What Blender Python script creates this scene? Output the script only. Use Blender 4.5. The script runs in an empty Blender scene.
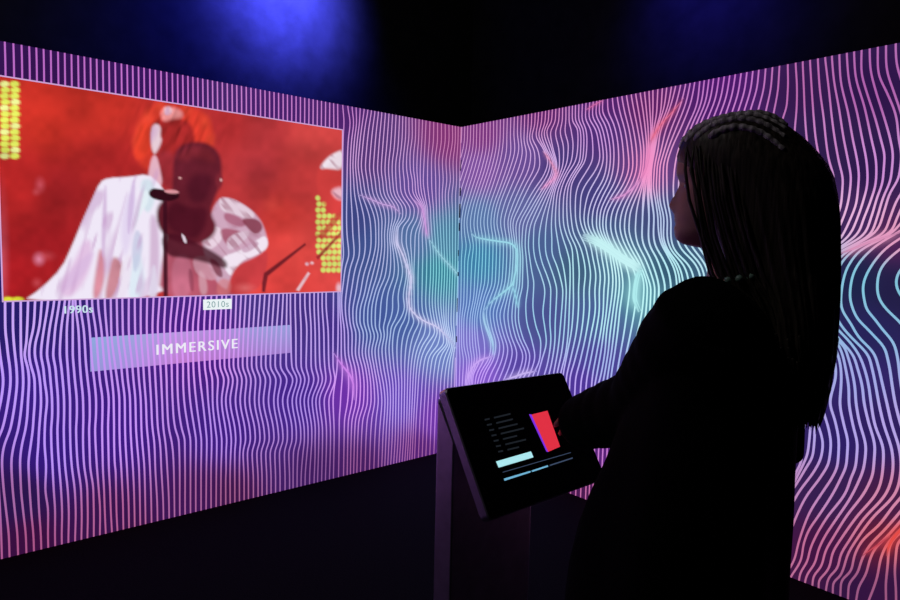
import bpy, bmesh, math, random
import numpy as np
from mathutils import Vector, Matrix
random.seed(4); rng = np.random.default_rng(4)
SC = bpy.context.scene
COL = SC.collection

# ------------------------------------------------------------------ helpers
def lin(c):
    c = np.asarray(c, float) / 255.0
    return np.where(c <= 0.04045, c / 12.92, ((c + 0.055) / 1.055) ** 2.4)

def mat_plain(name, rgb, rough=0.6, metallic=0.0, noise=0.0, scale=40.0, emit=None, strength=1.0, bump=0.0, spec=0.5):
    m = bpy.data.materials.new(name); m.use_nodes = True
    nt = m.node_tree; b = nt.nodes['Principled BSDF']
    col = (*lin(rgb), 1)
    b.inputs['Base Color'].default_value = col
    b.inputs['Roughness'].default_value = rough
    b.inputs['Metallic'].default_value = metallic
    b.inputs['Specular IOR Level'].default_value = spec
    if noise or bump:
        tc = nt.nodes.new('ShaderNodeTexCoord'); n = nt.nodes.new('ShaderNodeTexNoise')
        n.inputs['Scale'].default_value = scale; n.inputs['Detail'].default_value = 6
        nt.links.new(tc.outputs['Object'], n.inputs['Vector'])
        if noise:
            r = nt.nodes.new('ShaderNodeValToRGB')
            lo = [max(0, v * (1 - noise)) for v in col[:3]]; hi = [min(1, v * (1 + noise)) for v in col[:3]]
            r.color_ramp.elements[0].position = 0.3; r.color_ramp.elements[1].position = 0.7
            r.color_ramp.elements[0].color = (*lo, 1); r.color_ramp.elements[1].color = (*hi, 1)
            nt.links.new(n.outputs['Fac'], r.inputs['Fac']); nt.links.new(r.outputs['Color'], b.inputs['Base Color'])
        if bump:
            bp = nt.nodes.new('ShaderNodeBump'); bp.inputs['Strength'].default_value = bump; bp.inputs['Distance'].default_value = 0.004
            nt.links.new(n.outputs['Fac'], bp.inputs['Height']); nt.links.new(bp.outputs['Normal'], b.inputs['Normal'])
    if emit is not None:
        b.inputs['Emission Color'].default_value = (*lin(emit), 1)
        b.inputs['Emission Strength'].default_value = strength
    return m

def mat_display(name, base=(6, 6, 8)):
    """a self-lit display surface: its picture is the light it gives off"""
    m = bpy.data.materials.new(name); m.use_nodes = True
    nt = m.node_tree; b = nt.nodes['Principled BSDF']
    b.inputs['Base Color'].default_value = (*lin(base), 1)
    b.inputs['Roughness'].default_value = 0.7
    b.inputs['Specular IOR Level'].default_value = 0.15
    a = nt.nodes.new('ShaderNodeAttribute'); a.attribute_name = 'picture'
    nt.links.new(a.outputs['Color'], b.inputs['Emission Color'])
    b.inputs['Emission Strength'].default_value = 1.0
    return m

class MB:
    """collects vertices, faces and display colours for ONE mesh object"""
    def __init__(s): s.v = []; s.f = []; s.c = []; s.smooth = True
    def add(s, V, F, C=None):
        o = len(s.v); s.v += [tuple(map(float, p)) for p in V]; s.f += [tuple(int(i) + o for i in f) for f in F]
        if C is None: C = [(0, 0, 0)] * len(V)
        s.c += [tuple(map(float, c)) for c in C]
    def box(s, c, ax, half):
        c = np.asarray(c, float); ax = [np.asarray(a, float) for a in ax]
        V = [c + sx * half[0] * ax[0] + sy * half[1] * ax[1] + sz * half[2] * ax[2] for sx in (-1, 1) for sy in (-1, 1) for sz in (-1, 1)]
        s.add(V, [(0, 1, 3, 2), (4, 6, 7, 5), (0, 4, 5, 1), (2, 3, 7, 6), (0, 2, 6, 4), (1, 5, 7, 3)])
    def loft(s, rings, cap=True, closed=True):
        n = len(rings[0]); V = [p for r in rings for p in r]; F = []
        for i in range(len(rings) - 1):
            for j in range(n if closed else n - 1):
                k = (j + 1) % n
                F.append((i * n + j, i * n + k, (i + 1) * n + k, (i + 1) * n + j))
        if cap:
            F.append(tuple(range(n))[::-1]); F.append(tuple(range((len(rings) - 1) * n, len(rings) * n)))
        s.add(V, F)
    def tube(s, pts, radii, n=14, squash=None):
        pts = [np.asarray(p, float) for p in pts]; rings = []; up = None
        if np.isscalar(radii): radii = [radii] * len(pts)
        for i, p in enumerate(pts):
            t = pts[min(i + 1, len(pts) - 1)] - pts[max(i - 1, 0)]; t /= np.linalg.norm(t)
            if up is None:
                h = np.array([0, 0, 1.]) if abs(t[2]) < .9 else np.array([1., 0, 0])
                up = np.cross(np.cross(t, h), t)
            up = up - t * (up @ t); up /= np.linalg.norm(up); sd = np.cross(t, up)
            r = radii[i]
            rings.append([p + r * (math.cos(a) * up + math.sin(a) * sd) for a in np.linspace(0, 2 * math.pi, n, endpoint=False)])
        # round ends
        def dome(p, t, ring, r):
            out = []
            for q in (0.35, 0.7, 0.95):
                out.append([p + t * r * q + (np.asarray(x) - p) * math.sqrt(max(1 - q * q, .02)) for x in ring])
            return out
        t0 = pts[0] - pts[1]; t0 /= np.linalg.norm(t0); t1 = pts[-1] - pts[-2]; t1 /= np.linalg.norm(t1)
        rings = dome(pts[0], t0, rings[0], radii[0])[::-1] + rings + dome(pts[-1], t1, rings[-1], radii[-1])
        s.loft(rings)
    def ball(s, c, r, n=12, m=8):
        c = np.asarray(c, float); r = np.asarray(r, float) * np.ones(3)
        rings = [[c + r * np.array([math.sin(b) * math.cos(a), math.sin(b) * math.sin(a), math.cos(b)]) for a in np.linspace(0, 2 * math.pi, n, endpoint=False)] for b in np.linspace(.08, math.pi - .08, m)]
        s.loft(rings)
    def build(s, name, mat, parent=None, colours=False, smooth=True, fix=True):
        me = bpy.data.meshes.new(name); me.from_pydata(s.v, [], s.f)
        if colours:
            at = me.color_attributes.new('picture', 'FLOAT_COLOR', 'POINT')
            at.data.foreach_set('color', np.array([(*c, 1) for c in s.c], np.float32).ravel())
        if fix:
            bm = bmesh.new(); bm.from_mesh(me); bmesh.ops.recalc_face_normals(bm, faces=bm.faces); bm.to_mesh(me); bm.free()
        for m in (mat if isinstance(mat, (list, tuple)) else [mat]): me.materials.append(m)
        if smooth: me.polygons.foreach_set('use_smooth', [True] * len(me.polygons))
        me.update()
        o = bpy.data.objects.new(name, me); COL.objects.link(o)
        if parent: o.parent = parent; o.matrix_parent_inverse = parent.matrix_basis.inverted()
        return o

def evaluated(o, mods):
    """apply modifiers to o's mesh without operators"""
    for typ, kw in mods:
        m = o.modifiers.new(typ.lower(), typ)
        for k, v in kw.items(): setattr(m, k, v)
    dg = bpy.context.evaluated_depsgraph_get(); dg.update()
    me = bpy.data.meshes.new_from_object(o.evaluated_get(dg))
    old = o.data; o.modifiers.clear(); o.data = me
    me.polygons.foreach_set('use_smooth', [True] * len(me.polygons)); me.name = o.name
    bpy.data.meshes.remove(old)
    return o

def tag(o, label=None, cat=None, group=None, kind=None):
    if label: o['label'] = label
    if cat: o['category'] = cat
    if group: o['group'] = group
    if kind: o['kind'] = kind
    return o
def empty(name, loc):
    o = bpy.data.objects.new(name, None); o.location = loc; o.empty_display_size = .1; COL.objects.link(o); return o

def hermite(ts, xs, t):
    """smooth curve through (ts, xs), constant beyond the ends"""
    ts = np.asarray(ts, float); xs = np.asarray(xs, float)
    d = np.diff(xs) / np.diff(ts); m = np.zeros_like(xs)
    m[0] = d[0]; m[-1] = d[-1]
    for i in range(1, len(xs) - 1):
        m[i] = (d[i - 1] * (ts[i + 1] - ts[i]) + d[i] * (ts[i] - ts[i - 1])) / (ts[i + 1] - ts[i - 1])
        lim = 2.5 * min(abs(d[i - 1]), abs(d[i]))
        if d[i - 1] * d[i] < 0: m[i] = 0
        else: m[i] = np.clip(m[i], -lim, lim)
    t = np.clip(t, ts[0], ts[-1]); k = np.clip(np.searchsorted(ts, t) - 1, 0, len(ts) - 2)
    h = ts[k + 1] - ts[k]; s = (t - ts[k]) / h
    return ((1 + 2 * s) * (1 - s) ** 2 * xs[k] + s * (1 - s) ** 2 * h * m[k] + s * s * (3 - 2 * s) * xs[k + 1] + s * s * (s - 1) * h * m[k + 1])

# ------------------------------------------------------------------ camera
FPX, PITCH, ROLL, CH = 646.75, 0.078618, 0.022884, 1.42
YAW, CX, CY, H = 0.709938, 0.049601, 4.509462, 2.253904
fw = np.array([0, math.cos(PITCH), -math.sin(PITCH)]); r0 = np.array([1., 0, 0]); u0 = np.cross(r0, fw)
RT = math.cos(ROLL) * r0 + math.sin(ROLL) * u0; UP = -math.sin(ROLL) * r0 + math.cos(ROLL) * u0
O = np.array([0, 0, CH])
cam = bpy.data.cameras.new('camera'); cam.sensor_width = 36; cam.lens = FPX * 36 / 900; cam.clip_start = .05
co = bpy.data.objects.new('camera', cam); COL.objects.link(co); SC.camera = co
M = Matrix(((RT[0], UP[0], -fw[0], 0), (RT[1], UP[1], -fw[1], 0), (RT[2], UP[2], -fw[2], CH), (0, 0, 0, 1)))
co.matrix_world = M
def ray(x, y): return fw + RT * (x - 450) / FPX - UP * (y - 300) / FPX
def at(x, y, d): return O + ray(x, y) * d          # the point seen at photo pixel (x, y), d metres in front of the lens
def px_of(P):
    d = np.asarray(P) - O; z = d @ fw
    return np.array([450 + FPX * (d @ RT) / z, 300 - FPX * (d @ UP) / z])

# ------------------------------------------------------------------ the two display walls
CORNER = np.array([CX, CY, 0.]); ZUP = np.array([0, 0, 1.])
class Wall:
    def __init__(s, d, n): s.d = np.array(d); s.n = np.array(n)      # direction away from the corner, normal into the room
    def uv(s, x, y):
        r = ray(x, y); t = ((CORNER - O) @ s.n) / (r @ s.n); P = O + t * r
        return (P - CORNER) @ s.d, P[2]
    def pt(s, u, v, off=0.): return CORNER + s.d * u + ZUP * v + s.n * off
    def px(s, u, v): return px_of(s.pt(u, v))
WL = Wall((-math.cos(YAW), -math.sin(YAW), 0), (math.sin(YAW), -math.cos(YAW), 0))
WR = Wall((math.sin(YAW), -math.cos(YAW), 0), (-math.cos(YAW), -math.sin(YAW), 0))

# colours shown on the walls: (x, y, line colour, ground colour)
CL = [(20,320,(190,150,240),(38,28,105)),(50,60,(182,88,192),(50,18,78)),(150,85,(190,95,200),(55,20,90)),(280,110,(195,110,200),(70,30,105)),
 (200,350,(208,130,238),(72,26,130)),(30,390,(178,135,245),(55,28,130)),(50,450,(176,130,245),(52,25,125)),(30,540,(168,70,130),(58,14,62)),
 (20,500,(160,90,160),(42,20,75)),(110,520,(175,80,145),(55,18,75)),(120,545,(172,80,130),(58,14,58)),(200,500,(165,85,150),(62,20,82)),
 (120,430,(190,130,245),(60,25,130)),(220,430,(175,125,235),(62,28,130)),(300,400,(165,125,230),(66,34,138)),(320,475,(135,78,150),(62,26,92)),(230,500,(160,80,135),(62,20,72)),
 (300,310,(185,150,230),(66,44,128)),(330,330,(180,145,235),(66,44,132)),(370,150,(205,150,215),(85,52,118)),(340,115,(195,115,200),(78,34,108)),(450,135,(200,112,172),(128,50,115)),
 (420,190,(200,150,220),(98,72,150)),(350,220,(170,165,220),(58,66,128)),(370,250,(165,170,220),(62,80,140)),(415,240,(165,180,225),(82,110,160)),(445,240,(120,190,215),(72,125,155)),(440,270,(110,205,215),(50,125,145)),
 (375,320,(150,175,225),(62,82,150)),(400,320,(150,180,225),(70,95,160)),(440,345,(175,200,240),(110,130,195)),(400,400,(180,150,240),(95,65,178)),
 (350,395,(208,132,240),(110,48,168)),(440,420,(190,120,230),(112,55,168)),(420,450,(165,85,160),(85,32,115)),(360,470,(155,80,150),(70,28,95))]
CR = [(480,135,(205,130,190),(122,52,125)),(480,170,(205,155,218),(125,80,158)),(480,220,(150,185,225),(85,115,165)),(480,260,(110,200,225),(58,125,165)),(480,310,(140,180,232),(80,115,180)),(470,345,(165,165,238),(120,110,198)),
 (480,375,(192,145,246),(132,88,202)),(540,110,(215,122,190),(95,34,105)),(520,160,(205,160,222),(105,75,148)),(560,170,(200,160,225),(68,52,118)),(520,215,(170,180,225),(95,100,158)),
 (600,130,(200,140,220),(78,44,118)),(600,100,(205,115,200),(80,30,105)),(650,110,(208,118,185),(92,30,98)),(645,170,(238,135,195),(110,60,130)),(720,100,(195,112,200),(74,25,104)),(720,80,(185,90,195),(75,22,105)),
 (540,250,(150,200,230),(72,95,145)),(545,320,(140,200,230),(72,80,142)),(600,200,(190,180,230),(66,60,125)),(600,235,(180,210,238),(66,88,132)),(575,270,(165,225,235),(62,95,125)),
 (620,265,(190,240,245),(78,125,150)),(640,295,(178,242,242),(90,150,165)),(600,320,(165,225,238),(72,95,150)),(600,360,(152,172,232),(74,65,148)),(580,385,(180,150,240),(78,52,152)),
 (520,370,(170,150,240),(86,66,160)),(660,220,(170,190,228),(62,72,122)),(670,270,(165,225,235),(52,90,115)),(800,90,(180,88,166),(52,24,76)),(870,90,(170,80,166),(46,20,72)),(820,140,(192,114,190),(46,28,74)),
 (870,170,(195,122,205),(44,25,74)),(860,215,(225,165,212),(66,38,92)),(890,235,(220,140,180),(80,35,85)),(860,280,(110,190,215),(28,36,74)),(895,290,(110,185,210),(34,30,70)),(870,330,(120,178,218),(38,35,88)),
 (860,375,(150,155,224),(50,36,106)),(840,440,(165,150,228),(44,30,100)),(880,430,(170,150,225),(46,30,95)),(830,490,(185,122,182),(54,30,80)),(820,550,(190,92,142),(66,20,66)),(885,500,(205,120,160),(70,28,70)),
 (885,540,(218,98,112),(98,28,52)),(895,590,(150,72,120),(52,20,64)),(850,590,(150,75,125),(50,20,64)),(600,450,(195,105,205),(88,32,118)),(585,495,(200,95,165),(75,25,80))]
def colour_field(table):
    P = np.array([(a, b) for a, b, *_ in table], float); L = np.array([lin(c[2]) for c in table]); L = .90 * L + .13 * L.mean(1)[:, None]; L *= 1.1; G = np.array([lin(c[3]) for c in table])
    def f(x, y, which):
        d2 = (P[:, 0] - np.asarray(x)[:, None]) ** 2 + (P[:, 1] - np.asarray(y)[:, None]) ** 2 + 120
        w = d2 ** -1.7; w /= w.sum(1)[:, None]
        return w @ (L if which == 'line' else G)
    return f
def with_glow(f, ridges):
    def g(x, y, which):
        C = f(x, y, which); P = np.stack([np.asarray(x), np.asarray(y)], 1)
        for pts, widths, col in ridges:
            n = 40; s = np.linspace(0, 1, len(pts)); tt = np.linspace(0, 1, n)
            rx = hermite(s, [p[0] for p in pts], tt); ry = hermite(s, [p[1] for p in pts], tt); ww = np.interp(tt, np.linspace(0, 1, len(widths)), widths)
            near = (P[:, 0] > rx.min() - 25) & (P[:, 0] < rx.max() + 25) & (P[:, 1] > ry.min() - 25) & (P[:, 1] < ry.max() + 25)
            if not near.any(): continue
            Q = P[near]; d2 = (Q[:, 0][:, None] - rx) ** 2 + (Q[:, 1][:, None] - ry) ** 2
            sg = .8 + .5 * ww
            m = (np.exp(-d2 / (2 * sg ** 2)) * np.minimum(1, np.minimum(np.arange(n), n - 1 - np.arange(n)) / 9 + .05)).max(1)[:, None] * (.4 if which == 'ground' else .75)
            C[near] = C[near] * (1 - m) + lin(col) * m
        return C
    return g

# ---- lines of the pattern, read off the photograph row by row: y -> (first line number, x of successive lines)
ROWS = [
 (302, 0, [5,13,20.7,28,35,41.6,48,54,59.3,64.7,69.3,72.7,75.3,80,86.7,92,98,104.7,110.7,116.7,122.3,128.7,134.7,140.7,147,153.3,159.3,165.3,172,178,184,190,195.3,200,205.3,211,216.3,221.6,226,231.3,236,240.7,245.3,250,254.7,259.6,264.3,269,273.6,278.4,282.7,286.7,290.3,295,300,304.7,309.6,314,318,322,326,333.3,338]),
 (330, 0, [5.3,13,20.7,27,33,38.7,43.7,49.3,55,61,66.7,72.7,78.4,83.7,89.6,95.7,101.3,106.7,111.2,117.2,122.7,128.7,135,140.7,146.7,152.4,157.7,164,170,175.3,181.3,187,192.7,198,204,209.6,214.7,220,225.3,230,235,239.3,243.7,248.4,253,257.6,262.4,267,271.7,276.4,281.3,286.3,290.7,295.7,301,306.7,311,315,319,323.6,328,333,338]),
 (345, 0, [7,14,20.8,26,29.5,35,41.5,47.5,53.8,60,66.7,72.7]),
 (355, 0, [8,15,21,24.3,29,34.7,40.8,46.8,53,59.8,66.7,72.7]),
 (367, -1, [1.8,9.8,16.4,22.5,27.6,31.2,37.4,43.2,49.2,55.3,61.3,67.7,73.7,80,86.2,92.5,98.6,104.6,110.3,115.3,121.3,126.7,132.4,138,143.3,149,154.7,160.4,166,171.6,177.3,183,188.3,193.3,199,204.7,209.7,214.7,219.8,224.3,229,233.3,238,242.5,247,251.5,256.2,261,265.5,270.2,275,280.3,286,291.8,296,301,306,311,315.6,320,324.7,329,333,337]),
 (379, -1, [3.2,10.5,17,23.2,29,34.5,39.7,44.3,50.3,56.3,62.5,68.5,74.7,81,87.5,94,99.6,106,111.8,117,122.3,127.7,133.3,138.8,144,149.7,155.3,161,166.5,171.8,177.3,183,188.6,194,200,206.5,212.3,218,224,228.7,233,237.5,242,246.5,251,255.6,260.5,265.6,270.5,276,281,287,293,297,301,305,309,314,318.6,322.5,326,331,335]),
 (400, -1, [1,8.3,15.3,22,28,34.7,41,47,52,58,64,70,76.7,83,89.6,96,102.4,108.7,113.6,119.3,124.7,130,135.3,140.7,145.7,151,156.5,162,167,172.5,178,184,190,196,202.5,208,212.5,217,221.5,225.6,230,235.3,240,244.7,249.3,254.4,258.7,263.3,268.3,273.6,277.6,282.4,287.3,292,296,300,304,308,312,315.7,319.3,324,328.7,333,337.5]),
 (418, 0, [5,12.5,20,27,33.5,40,45.3,52,58,64,70,76.7,83.3,89.7,95.8,102.3]),
 (430, 0, [2,10,18,25.3,32.7,39,44.7,51,57.3,63.7,70,76,83,89,95,102,108,114,119.4,125,130.5,136,141.4,147,152.6,158,163.5,169,175.5,182,188.5,194.5,200,205.8,211,215.5,220.5,225.6,230.3,235,240,245,249.8,254.8,259.5,264,268.7,273.5,278,282.5,287.3,292,296.2,300.6,304.2,308,311.7,315.2,318.8,322.4,326.4,330.4,334,337.3]),
 (440, 17, [114,119.6,125.3,131,136.7,142,148,154,159.6,165,171.3,178.7,184.7,190.4,196,201.3,206.7,211.6,216.7,221.7,226.7,231.3,235.7,240.7,245.6,250.4,255.3,260,264.7,269.3,274,278.7,283,287.3,292,296.3,300.7,304.3,308,311.7,315,318.7,322.4,326.4,330.4,334,337.3]),
 (444, 0, [-3.5,4.5,14,22,30.8,38.3,44.5,51.3,57.7,64,70.3,76.4,83]),
 (452, 37, [226,230.7,234.7,239.6,243,247.3,252,256.7,261,265.6,270,274.7,279.3,284.3,288.7,293.3,298,303,307,311,315]),
 (465, 1, [2,11.3,20,28.4,37,46,52.4,59,65,71.6,77.7,84,90,96.7,102.7,108.7,114.7]),
 (470, 17, [115.6,121.3,127,133,139,144.4,150,155.3,161.3,167.3,173.7,179.6,185,190.4,195.7,201,206.3,211,216.3,221,226]),
 (480, 37, [225.6,230,234.7,239.3,244,248.3,253.3,258,262,266.7,271,275.5,280,285,289.5,293,297,301,305,309.5,314,317.5,321.5,325.3,329.3,333.3,337.3]),
 (490, 1, [3.7,12.7,21,29.6,38,45.3,53.7,61,67.7,74.7,81,87.3,93.3,98.7,104,110,116]),
 (510, 1, [6,14.7,23,31,39,48,55,62,68.7,75.6,81.6,87.7,93.7,100,104.7,110.7,116.4,123,128.7,134.4,140,145.3,151.3,157.3,163.3,169,174.4,179.7,185,190.4,195.7,201,206,211,216,220.7,225.7]),
 (540, 0, [1.3,9,17.6,26,33.6,41,48,55,61.7,68.3,75,81.3,87.3,93.7,99.7,106,112.4,118]),
]
TL_ = {
 66: [(345,100),(345.5,107),(349,123),(347,139),(346,162),(346,195),(346,211),(347,234),(350,255),(346,266),(343,283),(341,300),(342,313),(345.5,330),(346,340),(347,355),(351,368),(353,387),(352,402),(348,422),(348,475)],
 70: [(362,111),(359,125),(356,150),(355,165),(358,180),(362,195.5),(369,208),(374,220),(376,242),(372,261),(367,275),(363,294),(358,311),(358,322),(363,333),(363,340),(362,352),(367,368),(370,387),(370,402),(364,422),(363,475)],
 75: [(380,114),(377,150),(376,170),(378,180),(381,196),(389,206),(391,220),(389,235),(390,250),(388,275),(380,291),(376,311),(376,327),(380,335),(376,350),(379,368),(384,387),(386,402),(384,433),(383,470)],
 79: [(394,117),(393,150),(391,165),(392,180),(395,195),(406,209),(406,217),(396,228),(396,241),(403,255),(409,272),(406,296),(408,307),(404,318),(396,328),(394,345),(396,363),(400,387),(401,433),(400,466)],
 82: [(405,118),(406,136),(404,155),(405,170),(408,180),(409,192),(422,209),(420,220),(414,235),(414,250),(414,275),(415,291),(417,314),(423,321),(416,335),(412,353),(411,380),(412,433),(411,463)],
 85: [(416,120),(416,150),(416,180),(419,195),(423,208),(424,217),(427,237),(430,255),(431,275),(431,300),(436,322),(440,332),(430,345),(424,360),(422,400),(422,461)],
 89: [(431,122),(432,140),(430,160),(432,180),(433,195),(435,219),(438,242),(441,273),(441,300),(447,328),(452,343),(439,355),(436,371),(435,400),(435,458)],
 93: [(446,124),(447,139),(444,162),(446,180),(444,195),(446,211),(448,242),(450,273),(450,320),(456,345),(451,360),(448,380),(448,455)],
 97: [(461,127),(461,150),(459,170),(457,195),(459,240),(459,290),(461,345),(460,370),(458,450)],
}
TOPX = [5,13.3,21.2,28.6,35.5,42.5,49.5,56.5,63,69.5,76,82,88,94,100,106,112,118,123.6,129,134.6,140,145.6,151,156.5,162,167.5,172.6,177.6,182.6,187.4,192.2,197,201.8,206.5,211.2,216,220.8,225.5,230,234.6,239.2,243.8,248.4,253,257.4,261.8,266.2,270.6,275,279.2,283.4,287.6,291.8,296,300.1,304.2,308.3,312.3,316.3,320.3,324.2,328.1,332]
TOPX = [x * 337 / 328.1 for x in TOPX]
def left_traces():
    T = {i: [(TOPX[i], 55), (TOPX[i] + .6, 110)] for i in range(0, 64)}
    T[-1] = []
    for y, i0, xs in ROWS:
        for k, x in enumerate(xs):
            if (i0 + k) in T: T[i0 + k].append((x, y))
    T[-1] = [(x - 8, y) for x, y in T[0] if y < 360] + T[-1] + [(-6, 430), (-9, 465), (-8, 500), (-6.5, 545)]
    u62 = WL.uv(337.8, 300)[0]; sp = u62 / 34; T.pop(63)
    for t in TL_.values():                     # keep the ripple of the traced line, at even mean spacing
        t = np.array(t, float); fit = np.polyval(np.polyfit(t[:, 1], t[:, 0], 1), t[:, 1]); wig = t[:, 0] - fit
        ub = float(np.mean([WL.uv(x, y)[0] for x, y in t])); pts = []
        for (x, y), w_ in zip(t, wig):
            xb = WL.px(ub, WL.uv(x, y)[1])[0]; pts.append((xb + .8 * w_, y))
        if 0 < ub < u62 - sp: T[62 + (u62 - ub) / sp] = pts
    T[96.3] = [(WL.px(-.005, v)[0], WL.px(-.005, v)[1]) for v in np.linspace(.02, H - .02, 8)]
    return T
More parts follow.
